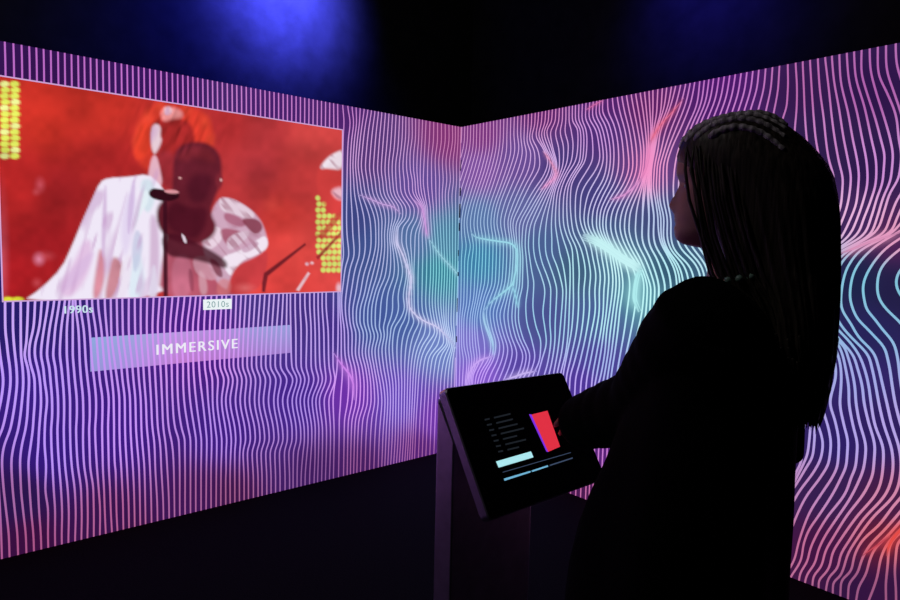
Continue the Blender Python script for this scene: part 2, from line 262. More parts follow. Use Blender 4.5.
TR_ = {
 0: [(462,127),(461.5,140),(457,160),(448,185),(440,210),(440,450)],
 5: [(477,123),(476.5,145),(471.5,168),(465,190),(460,212),(458.5,235),(458,300),(457,345),(456,450)],
 8: [(487,121),(486.5,145),(482,168),(475,190),(469,210),(467,222),(468.5,236),(470.5,246),(468,262),(467.5,280),(467,300),(464,320),(464,345),(467,362),(465,390),(463,450)],
 10: [(493.7,119),(493.5,142),(489,166),(482,188),(476,208),(474,224),(476,238),(476.5,250),(475,275),(474,295),(470,320),(470,345),(472,360),(468,385),(467,450)],
 13: [(504,117.5),(503.5,138),(501,158),(494,182),(487,204),(484,222),(486,238),(486,252),(485,280),(481,298),(477,320),(478,340),(480,358),(473,378),(471,450)],
 15: [(511,116),(510.5,135),(511,150),(506,170),(499,190),(493,207),(491,222),(493,239),(493,255),(492,282),(486,300),(483,315),(486,328),(491,345),(489,358),(481,372),(477,390),(476,460)],
 17: [(518,115),(517.5,132),(519,148),(514,168),(507,186),(500,205),(497,222),(500,240),(500,255),(499,280),(494,298),(490,312),(492,328),(496,344),(494,358),(486,374),(482,392),(481,460)],
 20: [(528.5,113),(528,128),(527,140),(531,154),(529,168),(520,188),(512,207),(508,222),(510,240),(510.5,255),(509,278),(504,300),(500,315),(503,332),(508,350),(505,364),(499,380),(494,396),(493,470)],
 22: [(535.4,112),(535,124),(532,136),(538,150),(540,165),(530,185),(520,206),(513,224),(515,242),(516,256),(514.5,280),(510,300),(508,315),(511,335),(517,354),(514,368),(507,384),(503,400),(501,480)],
 23: [(538.8,111.5),(538,123),(536,135),(543,148),(548,162),(544,175),(534,190),(524,208),(516,226),(517,243),(518,257),(517,283),(513,303),(512,316),(516,338),(523,356),(520,370),(512,388),(508,480)],
 25: [(545.8,110.5),(545,123),(541.5,133),(547,150),(553,163),(551,175),(542,190),(532,207),(523,226),(522,243),(523,258),(522.5,285),(519,303),(518.5,316),(523,338),(530,356),(527.5,370),(519,388),(515,480)],
 27: [(552.5,109),(551.7,122),(546.7,130),(552,150),(556,167),(553.5,178),(545,194),(537,210),(530,228),(528.5,244),(530,259),(532,272),(534,284),(533,303),(536,326),(541,343),(540,358),(533,376),(528,400),(525,480)],
 28: [(556,108.5),(555.5,121),(550.5,132),(553,148),(557,166),(554,181),(547,196),(540,212),(534,228),(533.5,242),(536,262),(541,275),(545,292),(543,312),(545,328),(546.5,342),(542,360),(537,378),(532,400),(530,480)],
 29: [(559.5,108),(559,121),(555.5,132),(559,149),(559.5,166),(555.5,180),(549,198),(542,220),(539,240),(542,262),(548,278),(551,290),(550,320),(551,340),(548,362),(542,386),(537,480)],
 31: [(566,107),(566,120),(565,130),(568.5,146),(567.5,160),(562,175),(556,188),(553,205),(551.5,224),(552,240),(552,252),(557,266),(561,280),(563,292),(561,320),(558,350),(554,372),(550,395),(546,480)],
 33: [(572.5,106),(572.5,121.7),(577.5,128),(578,145),(576,160),(567,175),(562,187),(559.5,202),(559.5,222),(563,238),(567,250),(570,264),(570,290),(569,320),(566,352),(560,380),(556,480)],
 34: [(575.6,105),(575.6,121),(580,128),(581,145),(580,160),(572,174),(566,186),(563.5,202),(563.5,222),(567,236),(572,248),(573,262),(573.5,290),(573.5,305),(571.7,330),(567,355),(563,378),(558,480)],
 36: [(582.5,103.5),(582,118),(586,129),(587,145),(585.5,160),(577.5,173),(571.5,185),(570.5,197),(571.5,220),(574,234),(580,246),(584,260),(585.5,275),(584,290),(584,308),(581,335),(575,360),(570,380),(566,480)],
 38: [(590,101),(589,116),(596,130),(599,145),(600,158),(594,173),(586,184),(581,197),(580,215),(584,232),(589,241),(593,258),(596,278),(595,290),(595.5,308),(591,335),(586,360),(581,384),(576,490)],
 40: [(597,100),(596,113),(602,127),(605.5,142),(607,160),(603,180),(595,194),(590,207),(588,220),(592,234),(599,243),(602,258),(605,280),(604,290),(603.5,308),(601,330),(597,352),(592,382),(586,490)],
 42: [(603,98.5),(602.5,110),(609,124),(613,140),(614,160),(610,182),(602,198),(597,213),(596.5,224),(601,238),(608,248),(611,262),(613,282),(612.5,290),(610,310),(607,330),(605,352),(601,375),(597,392),(593,490)],
 45: [(617,96),(620,112),(625,130),(628,150),(629,167),(623,185),(613,201),(607,214),(606,224),(609,239),(617,254),(621,268),(623,287),(620,310),(618,330),(615,352),(611,380),(605,500)],
 48: [(631,93.5),(634,110),(638,130),(641,150),(641,165),(636,184),(628,198),(621.5,214),(620,226),(622,237),(630,254),(638,266),(643,278),(644,290),(642,312),(637,335),(630,365),(618,500)],
 50: [(640,92),(643,110),(646,135),(647,150),(645,170),(641,186),(635,200),(630,215),(629,228),(632,242),(641,260),(647,275),(651,290),(650,312),(645,340),(630,500)],
 52: [(649,90),(650,110),(651,135),(650,150),(647,172),(644,187),(643,200),(642.5,220),(642,232),(643,243),(650,258),(656,274),(659,290),(657,315),(648,360),(640,500)],
 53: [(653,89.5),(653,110),(652,135),(651,150),(648,174),(646,188),(646,200),(646,220),(645.5,232),(646,243),(653,258),(659,274),(662,290),(660,315),(651,360),(643,500)],
 54: [(658,88.5),(657,110),(653,135),(652,150),(649,175),(647.5,188),(648,200),(649,220),(648.5,232),(650,246),(656.5,258),(661,270),(665,290),(663,320),(655,360),(648,500)],
 55: [(662.5,88),(661,110),(655,133),(653,150),(650,176),(649,190),(650.5,202),(652,220),(651,232),(653,246),(659,257),(665,270),(668,290),(666,320),(658,500)],
 56: [(667,87),(664,108),(657,130),(654,150),(650,175),(650,190),(652,203),(654,218),(653.5,232),(656,247),(662,257),(668,270),(671,290),(670,330),(665,500)],
 57: [(671.7,86.5),(668,106),(659,130),(655,150),(651.5,172),(652,190),(653.5,203),(656,218),(656,232),(659,248),(666,259),(672,275),(674,290),(673,330),(670,500)],
 58: [(676,86),(670,108),(661,130),(658,150),(654.5,168),(653.5,185),(655.5,200),(658,217),(658.5,230),(661,243),(668,256),(674,268),(677,290),(676,330),(675,500)],
 60: [(686,84),(681,104),(671,130),(664,152),(660,168),(659.5,182),(660,200),(664,220),(663.5,235),(668,250),(678,264),(683,280),(684,330),(684,500)],
 62: [(695,82),(691,102),(681,128),(672,148),(667,166),(667,184),(667.5,200),(671,220),(671,236),(676,252),(688,264),(694,280),(695,330),(695,500)],
 63: [(700,81),(697,104),(687,128),(679,148),(675,166),(673.5,184),(674,200),(677,220),(677,236),(682,250),(694,262),(700,275),(702,330),(702,500)],
 66: [(713.8,78.5),(710,100),(700,125),(693,150),(690,175),(689,200),(691,225),(694,240),(705,256),(712,270),(714,330),(714,500)],
 70: [(735.6,74),(732,95),(724,120),(718,150),(713,190),(714,230),(722,255),(730,275),(732,330),(728,500)],
 74: [(759,70),(757,88),(750,112),(744,140),(738,190),(738,235),(746,270),(748,330),(742,500)],
 77: [(779.6,66),(778.5,85),(774,112),(768,140),(762,190),(760,240),(764,300),(762,400),(756,500)],
 78: [(787.8,64.5),(788,88),(787,105),(783,118),(778,145),(772,190),(768,240),(772,300),(772,400),(770,470),(745,530),(725,572)],
 79: [(795.6,63),(797,85),(796.5,112),(795,128),(794,155),(788,190),(780,235),(782,300),(784,400),(782,440),(778,475),(755,520),(735,560),(722,575)],
 80: [(802.7,61.5),(804,90),(805,115),(807,140),(811,165),(812,190),(802,230),(794,270),(794,320),(800,370),(796,430),(792,470),(784,488),(762,520),(744,550),(730,577)],
 81: [(810,60),(812,92),(814,120),(816,140),(820,160),(825,180),(826,192),(820,214),(808,242),(800,280),(800,320),(806,370),(804,430),(802,458),(795,475),(788,492),(770,520),(752,550),(738,577)],
 82: [(817.8,58.5),(820,90),(824,120),(826,140),(829,160),(834,178),(834,195),(831.7,210),(820,240),(808,262),(804,290),(806,325),(812,370),(811,420),(808,452),(803,465),(797,477),(788,494),(778,508),(760,545),(746,577)],
 83: [(825,57),(829,90),(832,118),(835,140),(839,162),(843,182),(841.7,200),(835,223),(824,246),(812,270),(808,295),(812,330),(818,370),(815,412),(814.5,440),(813,455),(806,468),(799,480),(780,510),(768,545),(755,578)],
 84: [(831.8,55.5),(834,80),(839,108),(844,140),(848,160),(851,180),(848,203),(839,228),(830,245),(818,268),(812,295),(816,330),(823,370),(814,412),(820,430),(823,445),(821,458),(815,470),(799,492),(785,520),(775,550),(764,579)],
 85: [(839.3,54),(841,82),(848,112),(853,140),(857.5,162),(859,178),(857,200),(850,220),(841,238),(824,258),(815,290),(818,325),(830,365),(823,405),(829,430),(831,445),(829,462),(822,475),(806,497),(795,520),(786,545),(773,579)],
 86: [(846.7,52.5),(849,80),(857,112),(862.5,140),(866.7,162),(867.5,183),(863,202),(857.5,218),(848,237),(830,252),(818,280),(818,315),(832,350),(836,375),(830,402),(835,420),(839,445),(838,463),(832,478),(824,490),(809,514),(802,532),(798,545),(795,558),(783,579)],
 87: [(854,51),(856,78),(864,105),(871.7,140),(876,160),(876,182),(871,200),(864,218),(855,237),(836,250),(820,275),(818,310),(832,340),(840,362),(841,388),(840,400),(844,425),(848,443),(846.7,463),(840,480),(835,490),(818.5,516),(809,530),(804,543),(801,560),(794,572),(788,580)],
 88: [(861.6,49.5),(862,75),(865.5,88),(875.5,119),(881,140),(884.7,158),(883,180),(877,198),(871,218),(861.7,237),(838,250),(822,275),(819,305),(832,333),(841,350),(846,370),(849,390),(849,402),(853,425),(857.5,447),(856,465),(851,478),(847,490),(826,519),(816,536),(810,550),(807.5,561),(800,574),(799,580)],
 89: [(869.6,48),(871,72),(875,88),(885,120),(890.5,140),(893,158),(891,178),(883,198),(877,218),(868,237),(845,249),(826,262),(815,285),(817,312),(830,335),(841,342.5),(848,357),(852.5,373),(855,387),(856,402),(859,420),(866,450),(864,467),(858,483),(851,497),(835,521),(824,538),(818.5,550),(815,563),(806.5,576),(805,582)],
 90: [(877.8,47),(879,75),(886.7,92),(895.6,114),(899,140),(901.5,157),(899,177),(890,193),(884,212),(875,233),(855,245),(838,254),(826,270),(820,290),(824,315),(841,341),(852,353),(857.5,368),(862.5,387),(864,402),(868,420),(875,450),(873.5,470),(867,488),(846,517),(833,538),(826,550),(821,567),(813,578),(812.6,584)],
 91: [(886,45),(887,70),(895,95),(903,120),(907,145),(909,165),(906,185),(897,200),(890,218),(882,235),(852,248),(838,260),(828,280),(826,305),(834,325),(850,342),(858,353),(865,370),(869,387),(871,402),(875,425),(883.5,450),(883,468),(879,488),(855,519),(841,539),(833,552),(828.5,569),(823,576),(818.5,580),(819,589)],
 92: [(895.6,42.5),(897,65),(903,85),(912,115),(915,150),(914,175),(905,200),(897,218),(889,234),(860,246),(846,257),(838,270),(832,290),(834,310),(843,328),(856,342),(867,353),(872,368),(876,387),(878.7,402),(884,425),(892,450),(893,470),(888,490),(862,521),(849,541),(841,554),(837,569),(828.5,578),(826,590)],
 93: [(904,40.5),(906,65),(914,90),(921,120),(925,160),(918,195),(905,218),(886,237),(865,247),(850,263),(843,282),(841,298),(843,312),(850,322),(861,340),(872,350),(878,365),(882,382),(886.7,402),(892,425),(899.7,450),(901,470),(897,490),(871.6,519),(857,539),(848,554),(843,570),(839,578),(833,581.6),(833,593)],
 94: [(913,39),(916,65),(924,90),(932,120),(936,160),(926,198),(908,226),(877,245),(863,258),(853,275),(850,293),(853.3,310),(860,322),(867,328),(873,335),(883,345),(888,360),(892.5,387),(895,402),(901,425),(909,450),(911,470),(905,492),(893.5,506),(879,525),(862,541),(855,554),(850.5,572),(841,581.6),(840.5,596)],
 95: [(922,37),(925,65),(934,92),(942,120),(947,160),(936,205),(912,231),(890,245),(872,265),(863,287),(865,303),(866.7,310),(875,319),(882,329),(892,340),(897.5,357),(900,377),(904,402),(910,430),(918,455),(918,475),(908,502),(897,515.6),(882.6,532),(870,545),(862.5,558),(857,574),(848.7,585),(848,600)],
 96: [(931,35.5),(935,65),(944,92),(952,120),(958,160),(948,208),(925,232),(896.7,251.7),(883,265),(877.5,282),(878,295),(887,310),(898,320),(908,332),(914,350),(914,380),(916,410),(925,450),(925,480),(911,508),(899,523),(886,537.6),(875,548.6),(870,559.6),(866,574),(858.8,587),(856,602)],
 97: [(940,33.5),(945,65),(954,92),(962,120),(970,160),(960,208),(938,238),(914,258),(900,270),(896,282),(899,293),(912,308),(922,325),(930,345),(928,380),(928,410),(935,450),(930,485),(908,522),(894,536),(886,546),(881.6,556),(877,578),(867,605)],
 98: [(949,31.5),(955,65),(964,92),(974,120),(980,160),(972,212),(955,250),(945,290),(945,345),(942,380),(940,410),(945,450),(935,495),(906,528),(892,541),(888.5,553),(888,563),(886,582),(886,605)],
 99: [(958,29.5),(965,65),(985,120),(990,160),(983,215),(970,255),(963,300),(960,350),(955,410),(955,450),(942,500),(908,533),(897,545),(895,567),(896,590),(896,606)],
 100: [(968,27.5),(975,65),(995,120),(1000,160),(995,220),(985,260),(980,310),(975,350),(970,410),(968,460),(950,505),(915,540),(906,560),(905,590),(906,610)],
}
NV = 230
VS = np.linspace(0.0, H, NV)
def interp_lines(W, T):
    """smooth u(v) of every line; lines between two traced ones are interpolated"""
    got = {}
    for i, pts in T.items():
        q = sorted((v, u) for u, v in (W.uv(x, y) for x, y in pts))
        v = [q[0][0]]; u = [q[0][1]]
        for a, b in q[1:]:
            if a - v[-1] > 1e-4: v.append(a); u.append(b)
        v = np.array(v); u = np.array(u)
        if v[0] > .02: v = np.r_[0, v]; u = np.r_[u[0], u]
        if v[-1] < H - .02: v = np.r_[v, H]; u = np.r_[u, u[-1]]
        h = hermite(v, u, VS); g = np.exp(-.5 * (np.arange(-7, 8) / 1.6) ** 2); g /= g.sum()
        got[i] = np.convolve(np.pad(h, 7, mode='edge'), g, 'valid')
    ks = sorted(got); out = {}
    for k in range(math.ceil(ks[0]), math.floor(ks[-1]) + 1):
        if k in got: out[k] = got[k]; continue
        a = max(x for x in ks if x < k); b = min(x for x in ks if x > k); t = (k - a) / (b - a)
        # a cubic across neighbouring traces keeps the swell smooth
        out[k] = got[a] * (1 - t) + got[b] * t
    return out, ks

UEND_L, UEND_R = 6.0, 3.1
def wall_mesh(W, T, field, uend, extend, lw, ridges, dashes=(), merge={}):
    mb = MB()
    # ground of the picture
    nu, nv = int(uend / .016), 140
    us = np.linspace(0, uend, nu); vs = np.linspace(0, H, nv)
    Vg = [W.pt(u, v) for v in vs for u in us]
    P = np.array([px_of(p) for p in Vg]); P[:, 0] = np.clip(P[:, 0], -60, 960); P[:, 1] = np.clip(P[:, 1], 20, 620)
    C = field(P[:, 0], P[:, 1], 'ground')
    F = [(j * nu + i, j * nu + i + 1, (j + 1) * nu + i + 1, (j + 1) * nu + i) for j in range(nv - 1) for i in range(nu - 1)]
    mb.add(Vg, F, C)
    # body of the panel behind it
    t = 0.09
    q = [W.pt(0, 0), W.pt(uend, 0), W.pt(uend, H), W.pt(0, H), W.pt(-t * .0, 0, -t), W.pt(uend, 0, -t), W.pt(uend, H, -t), W.pt(0, H, -t)]
    mb.add(q, [(4, 5, 6, 7), (0, 4, 5, 1), (3, 2, 6, 7), (1, 5, 6, 2), (0, 3, 7, 4)])
    # lines
    L, ks = interp_lines(W, T)
    lo, hi = min(L), max(L)
    edge = lo if extend < 0 else hi
    base = L[edge]; k = 0
    while True:
        k += 1
        s = base + k * 0.0285
        if s.min() > uend: break
        L[edge + extend * k] = s
    for i, (j, v0) in merge.items():             # a line that runs into its neighbour and stays with it
        t = np.clip((v0 + .12 - VS) / .24, 0, 1); t = t * t * (3 - 2 * t); L[i] = L[i] * (1 - t) + (L[j] + .0012) * t
    for i, u in L.items():
        ok = (u > 0.002) & (u < uend - .004)
        du = np.gradient(u, VS); nrm = np.sqrt(1 + du ** 2)
        wj = lw(i) * 0.5 * np.interp(VS, [0, .35, .8, 1.3, 1.8, H], [.82, .98, 1.12, 1.0, .85, .78])
        runs = []; cur = []
        for j in range(NV):
            if ok[j]: cur.append(j)
            elif cur: runs.append(cur); cur = []
        if cur: runs.append(cur)
        for run in runs:
            if len(run) < 2: continue
            V = []
            for j in run:
                a, b = 1 / nrm[j], du[j] / nrm[j]; w = wj[j]
                V.append(W.pt(np.clip(u[j] - w * a, 0, uend), np.clip(VS[j] + w * b, 0, H), .0012)); V.append(W.pt(np.clip(u[j] + w * a, 0, uend), np.clip(VS[j] - w * b, 0, H), .0012))
            P = np.array([px_of(p) for p in V]); P[:, 0] = np.clip(P[:, 0], -60, 960); P[:, 1] = np.clip(P[:, 1], 20, 620)
            C = field(P[:, 0], P[:, 1], 'line')
            mb.add(V, [(2 * j, 2 * j + 1, 2 * j + 3, 2 * j + 2) for j in range(len(run) - 1)], C)
    # bright crests where lines run together
    for pts, widths, col in ridges:
        n = 26; s = np.linspace(0, 1, len(pts)); tt = np.linspace(0, 1, n)
        x = hermite(s, [p[0] for p in pts], tt); y = hermite(s, [p[1] for p in pts], tt); ww = np.interp(tt, np.linspace(0, 1, len(widths)), widths)
        uv = np.array([W.uv(a, b) for a, b in zip(x, y)]); d = np.gradient(uv, axis=0); d /= np.linalg.norm(d, axis=1)[:, None]
        core = lin(col); gnd = field(x, y, 'ground'); ln = field(x, y, 'line')
        V = []; C = []
        for j in range(n):
            sc = abs(W.uv(x[j] + .5, y[j])[0] - W.uv(x[j] - .5, y[j])[0]); w = min(max(ww[j] * .36, .7), 3.2) * .5 * min(sc, .012)
            fade = min(1, min(j, n - 1 - j) / 6)
            for k, (o, m) in enumerate(((-1, 0), (-.45, .8), (.45, .8), (1, 0))):
                p = uv[j] + np.array([-d[j, 1], d[j, 0]]) * o * w
                V.append(W.pt(np.clip(p[0], 0, uend), np.clip(p[1], 0, H), .0018)); C.append((.45 * ln[j] + .55 * gnd[j]) * (1 - m * fade) + core * m * fade)
        mb.add(V, [(4 * j + k, 4 * j + k + 1, 4 * j + 5 + k, 4 * j + 4 + k) for j in range(n - 1) for k in range(3)], C)
    for (x0, y0, x1, y1, w) in dashes:
        (ua, va), (ub, vb) = W.uv(x0, y0), W.uv(x1, y1)
        w *= .010
        mb.add([W.pt(max(ua, 0), va, .003), W.pt(max(ua, 0) + w, va, .003), W.pt(max(ub, 0) + w, vb, .003), W.pt(max(ub, 0), vb, .003)], [(0, 1, 2, 3)], [lin((22, 24, 52))] * 4)
    return mb

RIDGE_L = [
 ([(398,226),(396,234),(396,241),(402,253),(409,272),(411,281),(408.5,300),(411,310),(422,320),(437,327),(447,337),(457,348)], [2,4,4,3,3.5,3,3,3,3.5,4.5,5], (218,212,248)),
 ([(358,194.5),(370,199),(382,204),(393,207),(401,214)], [1.5,2.5,2.5,1.5], (205,165,226)),
 ([(413,199),(421,207),(424,217),(426,230),(428,239)], [1.5,3.5,5,3], (212,155,224)),
 ([(427,236),(440,255),(454,270),(461,279)], [2,1.6,2,2.5], (160,215,232)),
 ([(333,352),(341,364),(349,374),(353,384),(354,400)], [2,4,6,5,2], (212,135,240)),
 ([(457,347),(456.5,380),(455,420)], [3,2,1.5], (205,150,235)),
]
RIDGE_R = [
 ([(471,232),(475,236.5),(484,239),(500,241.5),(511,243.5),(516.5,250),(517.5,262),(515,275),(512,285),(500,295),(490,303),(484,311)], [2,3,3.5,3.5,4,5,5,5,4,3,3], (160,225,240)),
 ([(484,310),(485,322),(490,335),(493,345),(494,357)], [3,3,3.5,3.5,3], (170,215,242)),
 ([(494,356),(481,360),(473,367),(468,377),(465,388)], [3.5,4,4,3.5,2.5], (205,170,248)),
 ([(513,286),(516,297),(518,308)], [4,3,2], (150,215,235)),
 ([(583,235),(597,240.5),(610,248.5),(622,257),(634,264),(641,269)], [5,9,11,11,10,6], (200,246,248)),
 ([(640,268),(636,280),(634,297),(639,312)], [7,9,9,5], (178,240,242)),
 ([(684,98),(676,108),(668,117),(660,126),(653,137),(650,146)], [1,1.6,2.5,3.5,4,5], (236,110,140)),
 ([(651,140),(649.5,150),(648,160),(645,171),(640,182)], [4,6,8,7,5], (242,140,196)),
 ([(641,179),(632,189),(622,196),(609,200)], [6,4,3,2], (225,150,212)),
 ([(557,169),(555,177),(548,184),(540,190)], [2,3,2,1], (240,160,212)),
 ([(558,176),(551,162),(543,151)], [2,1,1], (232,150,190)),
 ([(836,255),(850,250),(862,245),(875,240.5),(890,236),(906,230)], [4,6,7,7,6,5], (228,152,192)),
 ([(916,516),(904,527),(895,536),(889,546),(887,556)], [5,7,9,6,3], (240,78,70)),
 ([(890,536),(876,546),(862,556)], [4,4,2], (205,70,85)),
 ([(504,380),(514,377),(524,373.5),(537,371)], [3,4,4,3], (205,185,246)),
 ([(604,100),(596,104),(586,110)], [1,1,1], (220,110,170)),
]
FL, FR = with_glow(colour_field(CL), RIDGE_L), with_glow(colour_field(CR), RIDGE_R)
def bundle(r, offs):
    pts, w_, col = r; return [([(x + a, y + b) for x, y in pts], [v * .45 for v in w_], col) for a, b in offs]
RIDGE_R += bundle(RIDGE_R[4], [(-1.5, 2), (1.5, -1.5), (0, 4.5)]) + bundle(RIDGE_R[5], [(2.5, 0)])
M_DISP = mat_display('wave_display')
DASH = [(461,160,459.8,171,1.0),(459.9,188,459.4,196,1.6),(459.3,204,458.6,218,1.8),(458.6,223,458.3,231,1.6),(458.2,250,457.9,256,1.0),(457.3,272,457.1,276,1.4),(457.2,298,456.8,312,1.0),(456,336,455.9,342,1.2)]
wl = wall_mesh(WL, left_traces(), FL, UEND_L, -1, lambda i: .0088, RIDGE_L).build('wall_left', M_DISP, colours=True, smooth=False, fix=False)
tag(wl, 'left display wall of rippling white and violet lines carrying the red concert video', kind='structure')
wr = wall_mesh(WR, TR_, FR, UEND_R, 1, lambda i: .0092, RIDGE_R, DASH, {53: (52, 1.72), 55: (54, 1.72), 57: (56, 1.72)}).build('wall_right', M_DISP, colours=True, smooth=False, fix=False)
tag(wr, 'right display wall of swirling lines in pink, turquoise and violet behind the woman', kind='structure')

# ------------------------------------------------------------------ things shown on the left wall
def wl_quad(pts, off): return [WL.pt(*WL.uv(x, y), off) for x, y in pts]

# --- video window
V_UV = [WL.uv(-3, 78), WL.uv(342, 129), WL.uv(340, 291), WL.uv(3, 301)]
VU0 = (V_UV[1][0] + V_UV[2][0]) / 2; VU1 = (V_UV[0][0] + V_UV[3][0]) / 2
VV0 = (V_UV[2][1] + V_UV[3][1]) / 2; VV1 = (V_UV[0][1] + V_UV[1][1]) / 2
def polydist(P, poly):
    """signed distance in px, positive inside"""
    poly = np.asarray(poly, float); n = len(poly); best = np.full(len(P), 1e9); inside = np.zeros(len(P), bool)
    for i in range(n):
        a = poly[i]; b = poly[(i + 1) % n]; e = b - a
        t = np.clip(((P - a) @ e) / max(e @ e, 1e-9), 0, 1); d = np.linalg.norm(P - a - t[:, None] * e, axis=1); best = np.minimum(best, d)
        cross = ((a[1] > P[:, 1]) != (b[1] > P[:, 1])) & (P[:, 0] < (b[0] - a[0]) * (P[:, 1] - a[1]) / (b[1] - a[1] + 1e-12) + a[0])
        inside ^= cross
    return np.where(inside, best, -best)
def smooth_poly(poly, rounds=2):
    p = np.asarray(poly, float)
    for _ in range(rounds):
        q = np.roll(p, -1, 0); p = np.stack([.75 * p + .25 * q, .25 * p + .75 * q], 1).reshape(-1, 2)
    return p
def paint_video(P):
    X, Y = P[:, 0], P[:, 1]
    tab = [(40,120,(205,50,38)),(100,110,(195,48,38)),(20,180,(185,38,38)),(60,190,(150,30,34)),(50,250,(160,28,34)),(20,280,(170,28,34)),(110,165,(165,35,36)),(225,125,(180,46,48)),(270,130,(172,50,54)),(260,170,(165,48,54)),
           (310,135,(205,68,66)),(300,180,(195,58,58)),(280,215,(205,58,52)),(300,250,(222,72,66)),(285,280,(218,66,62)),(330,250,(225,75,72)),(250,200,(180,52,54))]
    Q = np.array([(a, b) for a, b, _ in tab], float); K = np.array([lin(c) for *_, c in tab])
    w = ((Q[:, 0] - X[:, None]) ** 2 + (Q[:, 1] - Y[:, None]) ** 2 + 200) ** -1.6; w /= w.sum(1)[:, None]; C = w @ K
    def poly(pts, col, feather=1.2, alpha=1.0, rounds=2):
        nonlocal C
        p = smooth_poly(pts, rounds) if rounds else np.asarray(pts, float)
        near = (X > p[:, 0].min() - 12) & (X < p[:, 0].max() + 12) & (Y > p[:, 1].min() - 12) & (Y < p[:, 1].max() + 12)
        d = polydist(P[near], p); m = np.clip(d / (2 * feather) + .5, 0, 1); m = (m * m * (3 - 2 * m) * alpha)[:, None]
        C[near] = C[near] * (1 - m) + lin(col) * m
    def blob(x, y, rx, ry, col, alpha=1.0, soft=.5):
        nonlocal C
        r = np.sqrt(((X - x) / rx) ** 2 + ((Y - y) / ry) ** 2); m = (np.clip((1 + soft - r) / (2 * soft), 0, 1) ** 1.5 * alpha)[:, None]
        C = C * (1 - m) + lin(col) * m
    # stage lights and haze
    blob(40, 185, 4, 6, (215,95,110), .6, .9); blob(36, 192, 3, 3, (210,90,100), .5, .9); blob(39, 259, 4.5, 5, (225,140,170), .8, .9); blob(37, 283, 4, 4, (215,90,100), .5, .9); blob(46, 256, 7, 4, (200,80,90), .5, .9)
    blob(2, 260, 5, 50, (205,90,110), .6, .9); blob(272, 205, 8, 6, (220,75,65), .5, .9)
    for j in range(13):
        for i in range(3):
            if i < 2: blob(4.5 + i * 10 + (j % 2) * .8, 84 + j * 6.0, 4.9, 3.1, (222, 238, 96) if (i + j) % 4 else (232, 244, 150), .95, .3)
    for x in (8, 18): blob(x, 299.5, 6, 2.8, (225, 230, 60), .95, .35)
    for j in range(13):
        y = 198 + j * 6.0
        for i in range(5):
            x = 318 + i * 5.2 + (j % 2) * 1.0
            lo = 316 if y < 258 else 322
            if x < lo or y < 192 + (x - 316) * .2 or (x > 330 + (y - 215) * .5 and y < 213) : continue
            blob(x, y, 2.7, 2.7, (214, 238, 116), .92, .35)
    # singer in white
    poly([(131,152),(136,124),(146,110),(158,104),(172,103),(190,106),(204,112),(212,124),(214,142),(208,160),(200,172),(170,178),(146,172)], (208,56,42), 4)
    for hx_, hy_ in ((142,130),(138,142),(148,118),(205,122),(210,140),(160,107),(186,108)): blob(hx_, hy_, 5, 7, (226,76,52), .55, .9)
    poly([(146,158),(134,160),(135,140),(142,122),(152,124),(150,145)], (220,62,40), 3, .8)
    poly([(150,128),(156,120),(176,118),(192,122),(196,150),(178,168),(158,170),(152,150)], (158,38,38), 3)
    poly([(151,128),(156,123),(161,127),(160,136),(162,140),(158,150),(154,155),(151,146)], (232,205,215), 2.2)
    poly([(160,112),(168,106),(182,110),(183,118),(172,119),(163,122)], (235,150,150), 3, .9)
    poly([(163,108),(170,106),(173,112),(166,116)], (245,205,215), 2, .9)
    poly([(156,150),(176,152),(180,186),(166,192),(158,176)], (152,42,50), 4)
    poly([(151,158),(156,154),(160,168),(163,184),(156,190),(147,184)], (228,178,194), 2)
    poly([(22,302),(42,288),(62,268),(72,246),(82,222),(92,200),(100,182),(108,178),(128,177),(148,174),(158,182),(168,196),(170,225),(166,255),(164,302)], (240,232,248), 1.6, 1, 1)
    poly([(60,285),(74,262),(84,240),(92,240),(92,265),(80,290),(64,300)], (226,190,226), 4, .9)
    poly([(100,245),(106,262),(104,285),(98,300),(92,298),(96,268)], (200,90,110), 3, .8)
    poly([(112,255),(124,262),(120,285),(112,300),(104,300),(108,275)], (178,52,70), 3, .75)
    poly([(140,178),(154,180),(156,200),(148,215),(142,205)], (205,225,235), 2.5, .8)
    poly([(126,190),(138,198),(132,240),(124,260),(120,230)], (222,206,238), 4, .7)
    poly([(150,212),(158,220),(160,260),(156,300),(148,300),(150,250)], (205,170,205), 3, .8)
    poly([(130,262),(140,250),(146,280),(140,302),(128,302)], (218,236,246), 3, .8)
    poly([(104,186),(107,186),(106,240),(103,262),(101,240)], (205,172,214), 2, .8)
    poly([(132,180),(136,180),(133,215),(128,240),(127,215)], (206,180,222), 1.6, .8)
    poly([(146,186),(150,200),(140,214),(132,236),(136,206)], (228,240,246), 1.5, .9)
    poly([(66,276),(84,256),(96,250),(84,276),(60,296)], (216,184,224), 3, .7)
    poly([(136,226),(144,240),(140,262),(134,276),(131,250)], (190,196,224), 2, .7)
    poly([(120,268),(128,252),(134,262),(126,298),(118,300)], (236,226,242), 1.5, .8)
    poly([(150,270),(156,262),(158,300),(148,300)], (226,222,240), 2, .7)
    # dark singer
    poly([(158.0,300.0),(162.0,260.0),(168.0,236.0),(192.0,228.0),(228.0,236.0),(240.0,260.0),(244.0,302.0)], (178, 84, 104), 3, 1.0)
    poly([(200.0,236.0),(208.0,220.0),(218.0,198.0),(230.0,198.0),(244.0,204.8),(256.0,214.0),(264.0,226.0),(268.8,246.0),(256.0,260.0),(240.0,284.0),(224.0,292.0),(208.0,268.0)], (205, 165, 188), 2, 1.0)
    poly([(218.0,198.0),(230.0,198.0),(244.0,204.8),(256.8,215.2),(248.8,220.0),(234.0,214.0),(220.8,211.2)], (228, 205, 220), 1.6, 1.0)
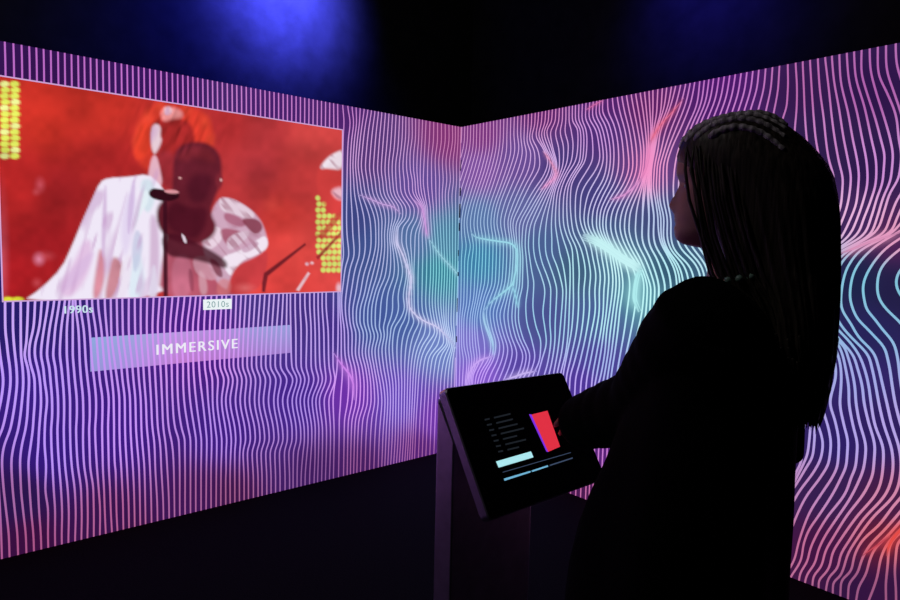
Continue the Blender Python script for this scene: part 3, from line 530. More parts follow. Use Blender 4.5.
    poly([(224.0,211.2),(240.0,216.8),(248.0,224.8),(238.4,228.0),(224.0,220.8)], (158, 84, 110), 1.8, 0.85)
    poly([(240.0,218.0),(258.0,218.4),(264.0,228.0),(256.0,236.0),(247.2,228.0)], (126, 46, 66), 1.6, 0.9)
    poly([(200.0,238.0),(216.0,223.2),(226.0,236.0),(208.8,252.8)], (234, 210, 226), 1.4, 1.0)
    poly([(219.2,227.2),(240.0,230.0),(244.8,238.0),(230.0,248.0),(222.4,240.0)], (150, 66, 90), 1.8, 0.85)
    poly([(226.0,238.0),(244.0,230.0),(252.0,232.8),(240.0,244.8),(228.0,252.0)], (222, 196, 214), 1.4, 0.9)
    poly([(220.8,256.8),(239.2,251.2),(256.0,240.8),(265.6,234.4),(269.2,246.4),(258.0,255.2),(241.6,260.0),(236.8,271.2),(230.4,276.8),(224.0,268.0)], (242, 228, 242), 1.5, 1.0)
    poly([(240.0,248.0),(256.0,240.0),(260.0,244.8),(244.8,254.4)], (190, 140, 170), 1.4, 0.7)
    poly([(236.8,264.8),(256.0,256.8),(268.8,248.0),(265.6,276.0),(256.0,292.0),(226.0,295.2),(230.0,278.0)], (196, 60, 64), 2, 1.0)
    poly([(172.0,256.0),(190.4,253.6),(192.8,284.0),(188.0,298.0),(171.2,298.0)], (196, 110, 134), 2.5, 0.8)
    poly([(192.0,256.0),(211.2,256.0),(220.8,268.0),(216.0,280.8),(204.8,279.2),(194.4,272.0)], (206, 150, 168), 1.6, 0.8)
    poly([(208.0,256.8),(219.2,262.0),(224.0,278.0),(216.0,276.0)], (120, 40, 62), 1.4, 0.8)
    poly([(198.0,268.0),(206.0,276.0),(208.0,294.0),(200.0,296.0)], (216, 170, 184), 2, 0.6)
    poly([(218.0,278.0),(232.0,280.0),(230.0,296.0),(216.0,296.0)], (214, 120, 124), 2, 0.6)
    poly([(188.0,268.0),(192.8,270.0),(194.4,292.0),(189.6,290.0)], (120, 44, 66), 1.6, 0.6)
    poly([(173,168),(174,154),(180,146),(190,142),(204,142),(214,147),(221,157),(222,172),(220,186),(214,200),(210,212),(218,228),(210,240),(192,246),(170,240),(158,228),(156,210),(162,200),(172,196)], (98,28,42), 3)
    poly([(175,158),(184,147),(200,145),(212,150),(216,164),(196,156),(184,162)], (122,36,46), 5, .8)
    poly([(184,182),(200,172),(214,176),(208,200),(192,206)], (74,18,34), 5, .8)
    poly([(172,198),(188,208),(208,206),(206,226),(196,240),(178,236),(164,222)], (70,14,30), 4, .8)
    poly([(160,236),(176,232),(196,242),(214,252),(228,262),(226,270),(206,262),(184,258),(166,256)], (72,16,32), 2.5, .9)
    blob(219, 181, 4, 8, (120,36,48), .9, .4)
    poly([(148,193),(152,188),(160,189),(178,192),(180,198),(168,202),(152,199)], (48,10,22), 1.2)
    poly([(163,190),(174,189.5),(180,192),(176,194),(166,193)], (235,160,170), 1, .8)
    blob(180, 178, 1.6, 1.2, (225,170,170), .8, .6); blob(221, 180, 1.4, 1.6, (225,180,180), .8, .6)
    poly([(181,233),(185,236),(187,243),(184,243)], (235,220,235), .9, .9)
    poly([(163,200),(167,200),(168,302),(163.5,302)], (62,14,30), 1.2, .95, 0)
    # singer at the right, cut off by the window's edge, and the instruments
    poly([(344,302),(344,150),(336,152),(326,158),(318,168),(316,182),(320,200),(332,214),(344,222)], (212,64,62), 2.5, .8)
    poly([(344,150),(334,153),(325,160),(319,169),(328,168),(344,170)], (240,228,238), 2.2)
    poly([(330,190),(344,186),(344,200),(336,199)], (236,190,205), 3, .9)
    poly([(344,150),(338,152),(330,162),(326,168),(344,170)], (225,205,215), 3, .5)
    poly([(262,283),(264,273),(305,243),(306,245),(268,276),(265,292),(262,292)], (92,22,34), 1.1, .9, 0)
    poly([(296,290),(308,272),(310,273.5),(299,291)], (232,205,215), 1.0, .85, 0)
    poly([(316,257),(343,229),(343,233),(318,260)], (150,40,44), 1.0, .9, 0)
    poly([(318,236),(336,214),(342,212),(342,216),(322,240)], (190,52,52), 1.2, .8, 0)
    poly([(316,234),(343,236),(343,239),(316,238)], (190,60,52), 1, .6, 0)
    blob(307, 264, 2, 1.8, (225,190,205), .8, .5); blob(312, 263, 2, 1.6, (240,210,220), .7, .5); blob(339, 288, 3, 5, (235,200,215), .8, .6)
    blob(245, 288, 8, 4, (235,130,130), .4, .9)
    def vnoise(sx, sy, seed, skew=0.):
        g = np.random.default_rng(seed).random((90, 90)); a = (X + skew * Y) / sx + 3; b = Y / sy + 3
        i, j = np.floor(a).astype(int) % 88, np.floor(b).astype(int) % 88; u, v = a - np.floor(a), b - np.floor(b); u = u * u * (3 - 2 * u); v = v * v * (3 - 2 * v)
        return (g[i, j] * (1 - u) + g[i + 1, j] * u) * (1 - v) + (g[i, j + 1] * (1 - u) + g[i + 1, j + 1] * u) * v
    cloth = np.clip((C[:, 1] - .18) / .25, 0, 1) * (C[:, 2] > .33)           # creases in the light clothes
    left = np.clip((176 - X) / 12, 0, 1)
    crease = left * vnoise(5, 22, 5, .25) + (1 - left) * vnoise(4.5, 9, 8, -.8); m = np.clip((crease - .55) / .3, 0, 1) * cloth
    tint = lin((196, 150, 200)) * left[:, None] + lin((150, 70, 100)) * (1 - left)[:, None]
    C = C * (1 - .55 * m[:, None]) + tint * (.55 * m)[:, None]
    red = 1 - cloth                                                      # stage haze
    C = C * (1 + (red * ((vnoise(26, 22, 3) - .5) * .35 + (vnoise(7, 7, 4) - .5) * .16))[:, None])
    hair = np.exp(-(((X - 174) / 40) ** 2 + ((Y - 128) / 30) ** 2)) * red * (vnoise(3.5, 10, 11, .4) - .45)
    return np.clip(C * (1 + .9 * hair)[:, None], 0, 1)
vid = empty('video_screen', WL.pt((VU0 + VU1) / 2, VV0, 0.003))
tag(vid, 'large red concert video with a white-suited singer, shown on the striped left wall', 'video screen')
nu, nv = 250, 150
us = np.linspace(VU0, VU1, nu); vs = np.linspace(VV0, VV1, nv)
V = [WL.pt(u, v, .003) for v in vs for u in us]; P = np.array([px_of(p) for p in V])
mb = MB(); mb.add(V, [(j * nu + i, j * nu + i + 1, (j + 1) * nu + i + 1, (j + 1) * nu + i) for j in range(nv - 1) for i in range(nu - 1)], paint_video(P))
mb.build('picture', mat_display('video_display'), vid, colours=True, smooth=False, fix=False)
def strip(W, u0, u1, v0, v1, off, col):
    return [W.pt(u0, v0, off), W.pt(u1, v0, off), W.pt(u1, v1, off), W.pt(u0, v1, off)], [(0, 1, 2, 3)], [lin(col)] * 4
mb = MB(); b = .006
for u0, u1, v0, v1 in ((VU0 - b, VU1 + b, VV1, VV1 + b), (VU0 - b, VU1 + b, VV0 - b, VV0), (VU0 - b, VU0, VV0, VV1), (VU1, VU1 + b, VV0, VV1)):
    mb.add(*strip(WL, u0, u1, v0, v1, .003, (205, 165, 215)))
mb.build('border', mat_display('border_display'), vid, colours=True, smooth=False, fix=False)

def text_on(name, txt, W, a, b, top, off, mat, parent=None, spacing=1.0, bold=0, heavy=0):
    """lettering on wall W: baseline from photo pixel a to b, cap height to pixel `top` above a"""
    cu = bpy.data.curves.new(name, 'FONT'); cu.body = txt; cu.space_character = spacing; cu.resolution_u = 4; cu.offset = bold
    o = bpy.data.objects.new(name, cu); COL.objects.link(o)
    dg = bpy.context.evaluated_depsgraph_get(); dg.update()
    me = bpy.data.meshes.new_from_object(o.evaluated_get(dg)); bpy.data.objects.remove(o); bpy.data.curves.remove(cu)
    X = np.array([v.co[:] for v in me.vertices]); x0, x1 = X[:, 0].min(), X[:, 0].max(); y1 = X[:, 1].max(); y0 = 0
    A = np.array(W.uv(*a)); B = np.array(W.uv(*b)); vv = (A[1] + B[1]) / 2; hh = W.uv(a[0], a[1] - top)[1] - A[1]
    for v, p in zip(me.vertices, X):
        t = (p[0] - x0) / (x1 - x0)
        v.co = W.pt(A[0] + (B[0] - A[0]) * t, vv + hh * p[1] / y1, off)
    if heavy:                                        # a heavier stroke: the same letters laid twice, a hair apart
        bm = bmesh.new(); bm.from_mesh(me); g = bmesh.ops.duplicate(bm, geom=bm.verts[:] + bm.edges[:] + bm.faces[:])
        for v in g['geom']:
            if isinstance(v, bmesh.types.BMVert): v.co += Vector(W.d * heavy + W.n * .0002)
        bm.to_mesh(me); bm.free()
    me.materials.clear(); me.materials.append(mat)
    o = bpy.data.objects.new(name, me); COL.objects.link(o)
    if parent: o.parent = parent; o.matrix_parent_inverse = parent.matrix_basis.inverted()
    return o
M_WHITE = mat_plain('white_letters', (20, 20, 22), emit=(236, 234, 246))
M_PALE = mat_plain('pale_letters', (20, 20, 22), emit=(200, 226, 238))
M_GREYT = mat_plain('grey_letters', (20, 20, 22), emit=(120, 158, 160))

# --- year caption, year tag, title banner
cap = text_on('year_caption', '1990s', WL, (65, 313.2), (93, 312.6), 7.6, .0026, M_PALE, spacing=1.1, heavy=.003)
tag(cap, 'small pale lettering 1990s on the lines under the red video', 'lettering')
yt = empty('year_tag', WL.pt(*WL.uv(217, 304), .0026))
tag(yt, 'small white tag with grey lettering 2010s under the red video', 'sign')
a, b_ = WL.uv(203, 309.3), WL.uv(231.5, 298.4)
mb = MB(); mb.add(*strip(WL, a[0], b_[0], WL.uv(203, 310)[1], WL.uv(203, 299.6)[1], .0026, (236, 244, 246))); mb.build('plate', mat_display('tag_display'), yt, colours=True, smooth=False, fix=False)
text_on('lettering', '2010s', WL, (206.5, 307.6), (228.5, 306.8), 6.2, .0034, M_GREYT, yt, 1.1)
bn = empty('title_banner', WL.pt(*WL.uv(190, 350), .001))
tag(bn, 'translucent lilac banner with white lettering IMMERSIVE on the left wall', 'banner')
ba, bb = WL.uv(90, 370), WL.uv(291, 354); bc, bd = WL.uv(90, 337.5), WL.uv(291, 325)
u_l, u_r = (ba[0] + bc[0]) / 2, (bb[0] + bd[0]) / 2; v_b, v_t = (ba[1] + bb[1]) / 2, (bc[1] + bd[1]) / 2
mb = MB(); n = 30; V = []; C = []
for i in range(n):
    t = i / (n - 1); u = u_l + (u_r - u_l) * t
    cb = np.array([lin(c) for c in ((150,150,215),(170,140,220),(192,122,205),(176,118,200),(165,120,200),(160,125,205))]); ct = np.array([lin(c) for c in ((140,170,222),(158,165,222),(182,150,222),(172,140,215),(152,155,218),(150,160,220))])
    for v, cc in ((v_b, cb), (v_t, ct)):
        V.append(WL.pt(u, v, .0006)); C.append([np.interp(t, np.linspace(0, 1, 6), cc[:, k]) for k in range(3)])
mb.add(V, [(2 * i, 2 * i + 2, 2 * i + 3, 2 * i + 1) for i in range(n - 1)], C)
mb.build('panel', mat_display('banner_display'), bn, colours=True, smooth=False, fix=False)
text_on('lettering', 'IMMERSIVE', WL, (157, 354.3), (237.5, 348.3), 10.2, .003, M_WHITE, bn, 1.25, heavy=.0035)

# ------------------------------------------------------------------ room
def slab(name, V, F, mat, label=None):
    mb = MB(); mb.add(V, F); o = mb.build(name, mat, smooth=False, fix=False); tag(o, label, kind='structure'); return o
M_FLOOR = mat_plain('dark_carpet', (17, 14, 20), .95, noise=.5, scale=120, bump=.4, spec=.1)
M_DRAPE = mat_plain('black_wall', (52, 52, 58), .9, noise=.2, scale=8, spec=.1)
M_CEIL = mat_plain('black_ceiling', (16, 16, 18), .9, noise=.2, scale=6, spec=.1)
slab('floor', [(-6, -2.5, 0), (6, -2.5, 0), (6, 7.5, 0), (-6, 7.5, 0)], [(0, 1, 2, 3)], M_FLOOR, 'dark carpet floor running up to the glowing walls')
CEIL = 3.7
slab('ceiling', [(-6, -2.5, CEIL), (6, -2.5, CEIL), (6, 7.5, CEIL), (-6, 7.5, CEIL)], [(3, 2, 1, 0)], M_CEIL, 'black ceiling above the display walls')
def drape(name, W, gap, label):
    mb = MB(); n = 200; V = []
    for i in range(n):
        u = -gap + (6.0 + gap) * i / (n - 1); w = 0
        V += [W.pt(u, 0, -gap + w), W.pt(u, CEIL, -gap + w)]
    mb.add(V, [(2 * i, 2 * i + 2, 2 * i + 3, 2 * i + 1) for i in range(n - 1)])
    o = mb.build(name, M_DRAPE, smooth=True, fix=False); tag(o, label, kind='structure'); return o
GAP = .9
drape('wall_back_left', WL, GAP, 'black wall behind the left display wall, lit blue from above')
drape('wall_back_right', WR, GAP, 'black wall behind the right display wall')

# ------------------------------------------------------------------ stage lights (above the frame), and an added fill
def spot(name, loc, target, energy, col, angle, blend=1., size=.06):
    l = bpy.data.lights.new(name, 'SPOT'); l.energy = energy; l.color = col; l.spot_size = math.radians(angle); l.spot_blend = blend; l.shadow_soft_size = size
    o = bpy.data.objects.new(name, l); COL.objects.link(o); o.location = loc
    o.rotation_euler = (Vector(target) - Vector(loc)).to_track_quat('-Z', 'Y').to_euler(); return o
def drape_pt(W, x, y, off=0.):
    r = ray(x, y); t = ((CORNER - O) @ W.n - GAP) / (r @ W.n); return O + t * r + W.n * off
p1 = drape_pt(WL, 285, -12); spot('blue_stage_light', p1 + WL.n * .55 + ZUP * .12, p1, 400, (.09, .1, 1), 110)
p1 = drape_pt(WL, 250, 10); spot('blue_stage_light', p1 + WL.n * .75 + ZUP * .3, drape_pt(WL, 240, 40), 80, (.02, .03, 1), 120)
p2 = drape_pt(WR, 715, -10); spot('blue_stage_light', p2 + WR.n * .6 + ZUP * .2, p2, 26, (.05, .04, 1), 110)
l = bpy.data.lights.new('added_fill_light', 'POINT'); l.energy = 14; l.color = (1, .93, .9); l.shadow_soft_size = .12  # added fill, no known lamp: brings up the hair and the kiosk
o = bpy.data.objects.new('added_fill_light', l); COL.objects.link(o); o.location = (-1.2, 1.0, 3.4)
w = bpy.data.worlds.new('world'); SC.world = w; w.use_nodes = True
w.node_tree.nodes['Background'].inputs['Color'].default_value = (.02, .02, .05, 1); w.node_tree.nodes['Background'].inputs['Strength'].default_value = .02

# ------------------------------------------------------------------ kiosk
TW = .42
def solve_rect(corn, wd):
    r = [ray(x, y) for x, y in corn]; A = np.array([r[0], -r[1], r[2], -r[3]]).T
    t = np.linalg.svd(A)[2][-1]; t = t / t[0]; Pq = [a * b for a, b in zip(t, r)]
    k = wd / np.linalg.norm(Pq[1] - Pq[0]); return [O + k * p for p in Pq]
TLp, TRp, BRp, BLp = solve_rect([(444, 388), (562, 372), (606, 479), (490, 521)], TW)
tx = (TRp - TLp + BRp - BLp) / 2; TWd = np.linalg.norm(tx); tx /= TWd
ty = (TLp - BLp + TRp - BRp) / 2; ty -= tx * (ty @ tx); TH = np.linalg.norm(ty); ty /= TH
tn = np.cross(tx, ty); TC = (TLp + TRp + BRp + BLp) / 4
ah = np.array([tx[0], tx[1], 0]); ah /= np.linalg.norm(ah); nh = np.array([ah[1], -ah[0], 0])
M_CASE = mat_plain('kiosk_case', (200, 195, 214), .36, metallic=.8, noise=.06, scale=60)
M_POST = mat_plain('kiosk_post', (236, 228, 246), .36, metallic=.85, noise=.08, scale=30)
M_GLASS = mat_plain('black_glass', (4, 4, 5), .8, spec=.03)
def rounded_rect(hx, hy, r, k=6):
    pts = []
    for cx, cy, a0 in ((hx - r, hy - r, 0), (-hx + r, hy - r, 90), (-hx + r, -hy + r, 180), (hx - r, -hy + r, 270)):
        for i in range(k + 1):
            a = math.radians(a0 + 90 * i / k); pts.append((cx + r * math.cos(a), cy + r * math.sin(a)))
    return pts
base_c = TLp + ah * .135 + nh * .005; base_c = np.array([base_c[0], base_c[1], 0])
kiosk = empty('touchscreen_kiosk', base_c)
tag(kiosk, 'slim standing kiosk with a tilted black touchscreen in front of the woman', 'kiosk')
ksl = 0.27
top_z = TLp[2] - .02
mb = MB(); hx, hy = ksl / 2, .026
mid = TLp + ah * hx + nh * .006
def post_ring(z, gx=0., gy=0.): return [np.array([mid[0], mid[1], z]) + ah * x + nh * y for x, y in rounded_rect(hx + gx, hy + gy, .004)]
def top_ring():                                    # the post's top is cut to the slope of the tablet's back
    out = []
    for p in post_ring(0):
        d = (p - TLp) @ nh; s_ = (-d - (tn @ nh) * .030) / (ty @ nh); out.append(np.array([p[0], p[1], min(TLp[2] - tn[2] * .030 - s_ * ty[2] - .003, TLp[2] - .02)]))
    return out
mb.loft([post_ring(.014), post_ring(.5), top_ring()]); mb.build('pedestal', M_POST, kiosk, smooth=False)
mb = MB(); mb.loft([post_ring(0.0, .05, .12), post_ring(.01, .05, .12), post_ring(.014, .047, .117)]); mb.build('base_plate', M_POST, kiosk, smooth=False)
def tab_ring(g, z): return [TC + tx * x + ty * y + tn * z for x, y in rounded_rect(TWd / 2 - g, TH / 2 - g, .012)]
mb = MB(); mb.loft([tab_ring(.012, -.028), tab_ring(.003, -.026), tab_ring(0, -.022), tab_ring(0, -.003), tab_ring(.002, 0)]); case = mb.build('tablet_case', M_CASE, kiosk, smooth=False)
# bracket between case and post
mb = MB(); bc_ = TC - tn * .045 + ty * .06 - tx * .06; mb.box(bc_, (tx, ty, tn), (.07, .05, .018)); mb.build('bracket', M_CASE, kiosk, smooth=False)
mb = MB(); mb.loft([tab_ring(.0022, -.004), tab_ring(.0022, .0018)]); scr = mb.build('screen', M_GLASS, kiosk, smooth=False)
def tab_uv(x, y):
    r = ray(x, y); t = ((TC - O) @ tn) / (r @ tn); Pq = O + t * r - TC; return Pq @ tx, Pq @ ty
def tab_poly(name, polys, mat, off=.0026):
    mb = MB()
    for poly in polys:
        V = [TC + tx * a + ty * b + tn * off for a, b in (tab_uv(x, y) for x, y in poly)]; mb.add(V, [tuple(range(len(V)))])
    return mb.build(name, mat, scr, smooth=False, fix=False)
def z3(l): return [(480 + x / 6, 400 + y / 6) for x, y in l]
tab_poly('red_tile', [z3([(302, 90), (400, 66), (476, 282), (402, 314)])], mat_plain('tile_red', (10, 4, 4), emit=(224, 48, 66)))
tab_poly('violet_edge', [z3([(288, 88), (303, 90), (404, 315), (392, 311)])], mat_plain('tile_violet', (5, 4, 10), emit=(122, 48, 226)), .0032)
tab_poly('button', [z3([(91, 371), (301, 310), (316, 346), (107, 408)])], mat_plain('button_cyan', (8, 10, 10), emit=(172, 232, 240)))
tab_poly('progress_bar', [z3([(138, 474), (296, 427), (300, 436), (142, 487)]), z3([(304, 425), (402, 393), (405, 402), (308, 434)])], mat_plain('bar_blue', (8, 10, 10), emit=(112, 178, 212)))
tab_poly('progress_track', [z3([(412, 391), (550, 346), (553, 353), (415, 398)]), z3([(130, 434), (540, 315), (541, 319), (131, 438)])], mat_plain('track_blue', (6, 8, 10), emit=(58, 72, 96)))
rows = []
for k in range(7):
    x, y = 22 + 13.5 * k, 116 + 32 * k
    rows.append(z3([(x, y), (x + 30, y - 6), (x + 32, y + 4), (x + 2, y + 10)]))
    wv = [100, 100, 115, 140, 85, 125, 70][k]
    rows.append(z3([(x + 56, y - 12), (x + 56 + wv, y - 12 - wv * .24), (x + 58 + wv, y - 2 - wv * .24), (x + 58, y - 2)]))
tab_poly('menu_rows', rows, mat_plain('menu_grey', (6, 7, 8), emit=(26, 31, 36)))

# ------------------------------------------------------------------ the woman at the kiosk
M_SKIN = mat_plain('skin', (188, 140, 124), .5, noise=.06, scale=30, spec=.4)
M_JACKET = mat_plain('black_cloth', (13, 12, 14), .95, noise=.25, scale=160, bump=.2, spec=.08)
M_TROU = mat_plain('black_trousers', (12, 12, 14), .95, noise=.2, scale=160, spec=.08)
M_SHOE = mat_plain('black_shoes', (14, 13, 14), .4)
M_BEAD = mat_plain('glass_beads', (150, 190, 175), .25, spec=.6)
M_EYE = mat_plain('eye', (90, 84, 84), .2)
def mat_hair(name, rgb, rough):
    m = mat_plain(name, rgb, rough, spec=.35); nt = m.node_tree; b = nt.nodes['Principled BSDF']
    tc = nt.nodes.new('ShaderNodeTexCoord'); mp = nt.nodes.new('ShaderNodeMapping'); mp.inputs['Scale'].default_value = (160, 160, 5)
    n = nt.nodes.new('ShaderNodeTexNoise'); n.inputs['Scale'].default_value = 1.0; n.inputs['Detail'].default_value = 4
    r = nt.nodes.new('ShaderNodeValToRGB'); c = lin(rgb)
    r.color_ramp.elements[0].position = .35; r.color_ramp.elements[1].position = .68
    r.color_ramp.elements[0].color = (*(c * .35), 1); r.color_ramp.elements[1].color = (*np.minimum(c * 1.7, 1), 1)
    bp = nt.nodes.new('ShaderNodeBump'); bp.inputs['Strength'].default_value = .5; bp.inputs['Distance'].default_value = .003
    L = nt.links.new
    L(tc.outputs['Object'], mp.inputs['Vector']); L(mp.outputs['Vector'], n.inputs['Vector']); L(n.outputs['Fac'], r.inputs['Fac']); L(r.outputs['Color'], b.inputs['Base Color'])
    L(n.outputs['Fac'], bp.inputs['Height']); L(bp.outputs['Normal'], b.inputs['Normal'])
    return m
M_HAIR = mat_hair('dark_blonde_hair', (66, 58, 52), .45)
M_BRAID = mat_hair('braided_hair_lit', (205, 195, 205), .3)  # far paler than the hair: highlights from the walls put into its colour

AT, AH = math.radians(40), math.radians(29)
class Frame:
    def __init__(s, a, o): s.F = np.array([-math.cos(a), math.sin(a), 0]); s.L = np.array([-math.sin(a), -math.cos(a), 0]); s.o = np.array(o, float)
    def p(s, f, l, z): return s.o + s.F * f + s.L * l + ZUP * z
BT = Frame(AT, (.495, 1.125, 0)); HD = Frame(AH, (.490, 1.133, 0))
HIP = Frame(AT, (.43, 1.105, 0))
def ell(fr, cf, cl, z, rf, rl, n=28, pw=1.0, front=None):
    out = []
    for a in np.linspace(0, 2 * math.pi, n, endpoint=False):
        c, s_ = math.cos(a), math.sin(a)
        f = rf * math.copysign(abs(c) ** pw, c); l = rl * math.copysign(abs(s_) ** pw, s_)
        out.append(fr.p(cf + f, cl + l, z))
    return out
def mix(fr1, fr2, t): return Frame(AT, fr1.o * (1 - t) + fr2.o * t)

woman = empty('person', (HIP.o[0], HIP.o[1], 0))
tag(woman, 'woman in black with long braided hair seen from behind, touching the kiosk', 'person')
bd = MB()
# torso
def tors(z):
    t = np.clip((1.34 - z) / .42, 0, 1); return mix(BT, HIP, t)
for seg in [[(1.375,.045,.06),(1.345,.06,.13),(1.30,.085,.165),(1.22,.10,.165),(1.12,.10,.14),(1.04,.10,.135),(.96,.115,.16),(.88,.125,.175),(.80,.12,.17),(.76,.09,.14)]]:
    bd.loft([ell(tors(z), 0, 0, z, rf, rl) for z, rf, rl in seg])
# neck
bd.tube([BT.p(-.01, 0, 1.32), (BT.p(.0, 0, 1.40) + HD.p(-.02, 0, 1.40)) / 2, HD.p(-.015, 0, 1.46), HD.p(-.01, 0, 1.52)], [.062, .052, .052, .055], 18)
# head: sections from chin to crown
EZ = 1.543
prof = [(1.432,.030,.052,.022),(1.438,.070,.083,.034),(1.448,.078,.096,.044),(1.46,.082,.098,.052),(1.475,.085,.093,.058),(1.487,.088,.096,.061),(1.50,.090,.094,.064),(1.515,.092,.095,.067),(1.53,.094,.092,.070),(1.545,.096,.091,.0715),(1.56,.098,.097,.073),(1.58,.100,.099,.0745),(1.605,.100,.096,.0745),(1.63,.094,.085,.069),(1.648,.078,.064,.055),(1.658,.05,.042,.036),(1.662,.02,.02,.015)]
def nose(z):
    return np.interp(z, [1.455,1.462,1.468,1.474,1.478,1.484,1.490,1.497,1.503,1.512,1.525,1.54,1.552], [0,.0,.006,.001,.007,.004,.002,.010,.017,.016,.010,.004,0])
rings = []
zz = sorted(set([p[0] for p in prof] + list(np.linspace(1.445, 1.56, 26))))
for z in zz:
    zout = z if z < 1.56 else 1.56 + (z - 1.56) * .86
    b, f, wd = (np.interp(z, [p[0] for p in prof], [p[k] for p in prof]) for k in (1, 2, 3)); ring = []
    for a in np.linspace(0, 2 * math.pi, 56, endpoint=False):
        c, s_ = math.cos(a), math.sin(a); l = wd * s_
        ff = f * abs(c) ** .8 if c > 0 else -b * abs(c) ** .9
        if c > 0:
            wn = .011 if z > 1.49 else .018
            if 1.494 < z < 1.51: wn = .015
            ff += nose(z) * math.exp(-(l / wn) ** 2)
            ff -= .010 * math.exp(-((abs(l) - .032) / .013) ** 2 - ((z - EZ) / .010) ** 2)
            ff += .004 * math.exp(-((z - 1.563) / .007) ** 2) * math.exp(-((abs(l) - .03) / .022) ** 2)
        ring.append(HD.p(ff if c > 0 or z < 1.56 else ff * .9, l, zout))
    rings.append(ring)
bd.loft(rings)
for sg in (-1, 1):
    bd.tube([HD.p(-.008, sg * .07, 1.51), HD.p(-.012, sg * .078, 1.53), HD.p(-.016, sg * .081, 1.548), HD.p(-.012, sg * .076, 1.56)], [.006, .008, .008, .006], 10)
# arms
SHL, ELL, WRL = BT.p(0, .165, 1.315), at(643, 405, 1.20), at(594, 419, 1.36)
SHR = BT.p(0, -.165, 1.315); ELR = BT.p(-.03, -.205, 1.05); WRR = BT.p(.16, -.17, .93)
def limb(mb, pts, rad, n=16):
    # resample a polyline with rounded joints
    pts = [np.asarray(p, float) for p in pts]; P_ = []; R_ = []
    for i in range(len(pts) - 1):
        for t in np.linspace(0, 1, 6)[: 6 if i == len(pts) - 2 else 5]:
            P_.append(pts[i] * (1 - t) + pts[i + 1] * t); R_.append(rad[i] * (1 - t) + rad[i + 1] * t)
    mb.tube(P_, R_, n)
limb(bd, [BT.p(0, .10, 1.32), SHL, ELL, WRL], [.05, .053, .04, .026])
limb(bd, [BT.p(0, -.10, 1.32), SHR, ELR, WRR], [.05, .053, .04, .026])
def hand(mb, wrist, fdir, palm_n, side, curl):
    fdir = fdir / np.linalg.norm(fdir); palm_n = palm_n - fdir * (palm_n @ fdir); palm_n /= np.linalg.norm(palm_n); sd = np.cross(palm_n, fdir) * side   # sd points to the thumb
    rings = []
    for t, hw, th in ((-.01, .024, .017), (.02, .030, .016), (.055, .039, .0145), (.085, .040, .012), (.093, .036, .009)):
        rings.append([wrist + fdir * t + sd * hw * math.cos(a) + palm_n * th * math.sin(a) for a in np.linspace(0, 2 * math.pi, 16, endpoint=False)])
    mb.loft(rings)
    for off, ln, sp in ((.031, .072, .10), (.0105, .080, .03), (-.0105, .075, -.04), (-.031, .058, -.12)):
        p = wrist + fdir * .078 + sd * off * .93; d = fdir + sd * sp; d /= np.linalg.norm(d); pts = [p]; ang = 0
        for k, fr in enumerate((.18, .40, .24, .18)):
            ang += curl[k]; dd = d * math.cos(ang) + palm_n * math.sin(ang); p = p + dd * ln * fr; pts.append(p)
        mb.tube(pts, [.0088, .0088, .0082, .0076, .0066], 10)
    p = wrist + fdir * .03 + sd * .024 + palm_n * .004; d = fdir * .72 + sd * .62 + palm_n * .32; d /= np.linalg.norm(d); d2 = fdir * .92 + sd * .22 + palm_n * .32; d2 /= np.linalg.norm(d2)
    mb.tube([p, p + d * .03, p + d * .03 + d2 * .028, p + d * .03 + d2 * .05], [.013, .0115, .0095, .0078], 10)
# left hand reaches for the right edge of the screen, index finger touching it
tip = at(566, 424, 1.53)
fd = tip - WRL
hand(bd, WRL, fd, -tn * .8 - ZUP * .5, 1, (.12, .25, .3, .2))
hand(bd, WRR, WRR - ELR, BT.L * .9 + BT.F * .1, -1, (.25, .4, .4, .3))
# legs and feet
for sg in (-1, 1):
    limb(bd, [HIP.p(0, sg * .085, .84), HIP.p(.012, sg * .09, .47), HIP.p(-.01, sg * .092, .09)], [.088, .056, .038], 18)
    bd.tube([HIP.p(-.045, sg * .092, .045), HIP.p(.03, sg * .095, .05), HIP.p(.10, sg * .10, .03), HIP.p(.16, sg * .104, .022)], [.034, .038, .03, .02], 14)
body = bd.build('body', M_SKIN, woman)
evaluated(body, [('REMESH', dict(mode='VOXEL', voxel_size=.0048, use_smooth_shade=True)), ('SMOOTH', dict(factor=.5, iterations=3))])
for sg in (-1, 1):
    mb = MB(); mb.ball(HD.p(.068, sg * .032, EZ), .0125, 14, 10); mb.build('eye', M_EYE, woman)

# jacket: loose body and sleeves, one mesh
jk = MB()
def jf(z): return tors(z)
js = [(1.378,.0,.058,.070),(1.362,.0,.070,.10),(1.34,.0,.083,.150),(1.315,.0,.095,.185),(1.27,.0,.112,.19),(1.2,.0,.125,.185),(1.12,.005,.138,.180),(1.05,.01,.15,.182),(.98,.018,.166,.190),(.90,.024,.176,.198),(.82,.03,.184,.206),(.74,.03,.186,.21)]
rings = []
for z, cf, rf, rl in js:
    ring = ell(jf(z), cf, 0, z, rf, rl, 48)
    fr = jf(z); c0 = fr.p(cf, 0, z)
    amp = .006 * np.clip((1.3 - z) / .4, 0, 1)
    rings.append([c0 + (p - c0) * (1 + amp / .15 * math.sin(7 * a + 9 * z) + amp / .2 * math.sin(3 * a - 4 * z)) for p, a in zip(ring, np.linspace(0, 2 * math.pi, 48, endpoint=False))])
jk.loft(rings)
def sleeve(pts, rad):
    limb(jk, pts, rad, 20)
dL = (WRL - ELL) / np.linalg.norm(WRL - ELL)
sleeve([BT.p(0, .10, 1.325), SHL + ZUP * .004, ELL, WRL + dL * .035], [.055, .073, .068, .060])
sleeve([BT.p(0, -.10, 1.325), SHR + ZUP * .004, ELR, WRR], [.055, .07, .06, .042])
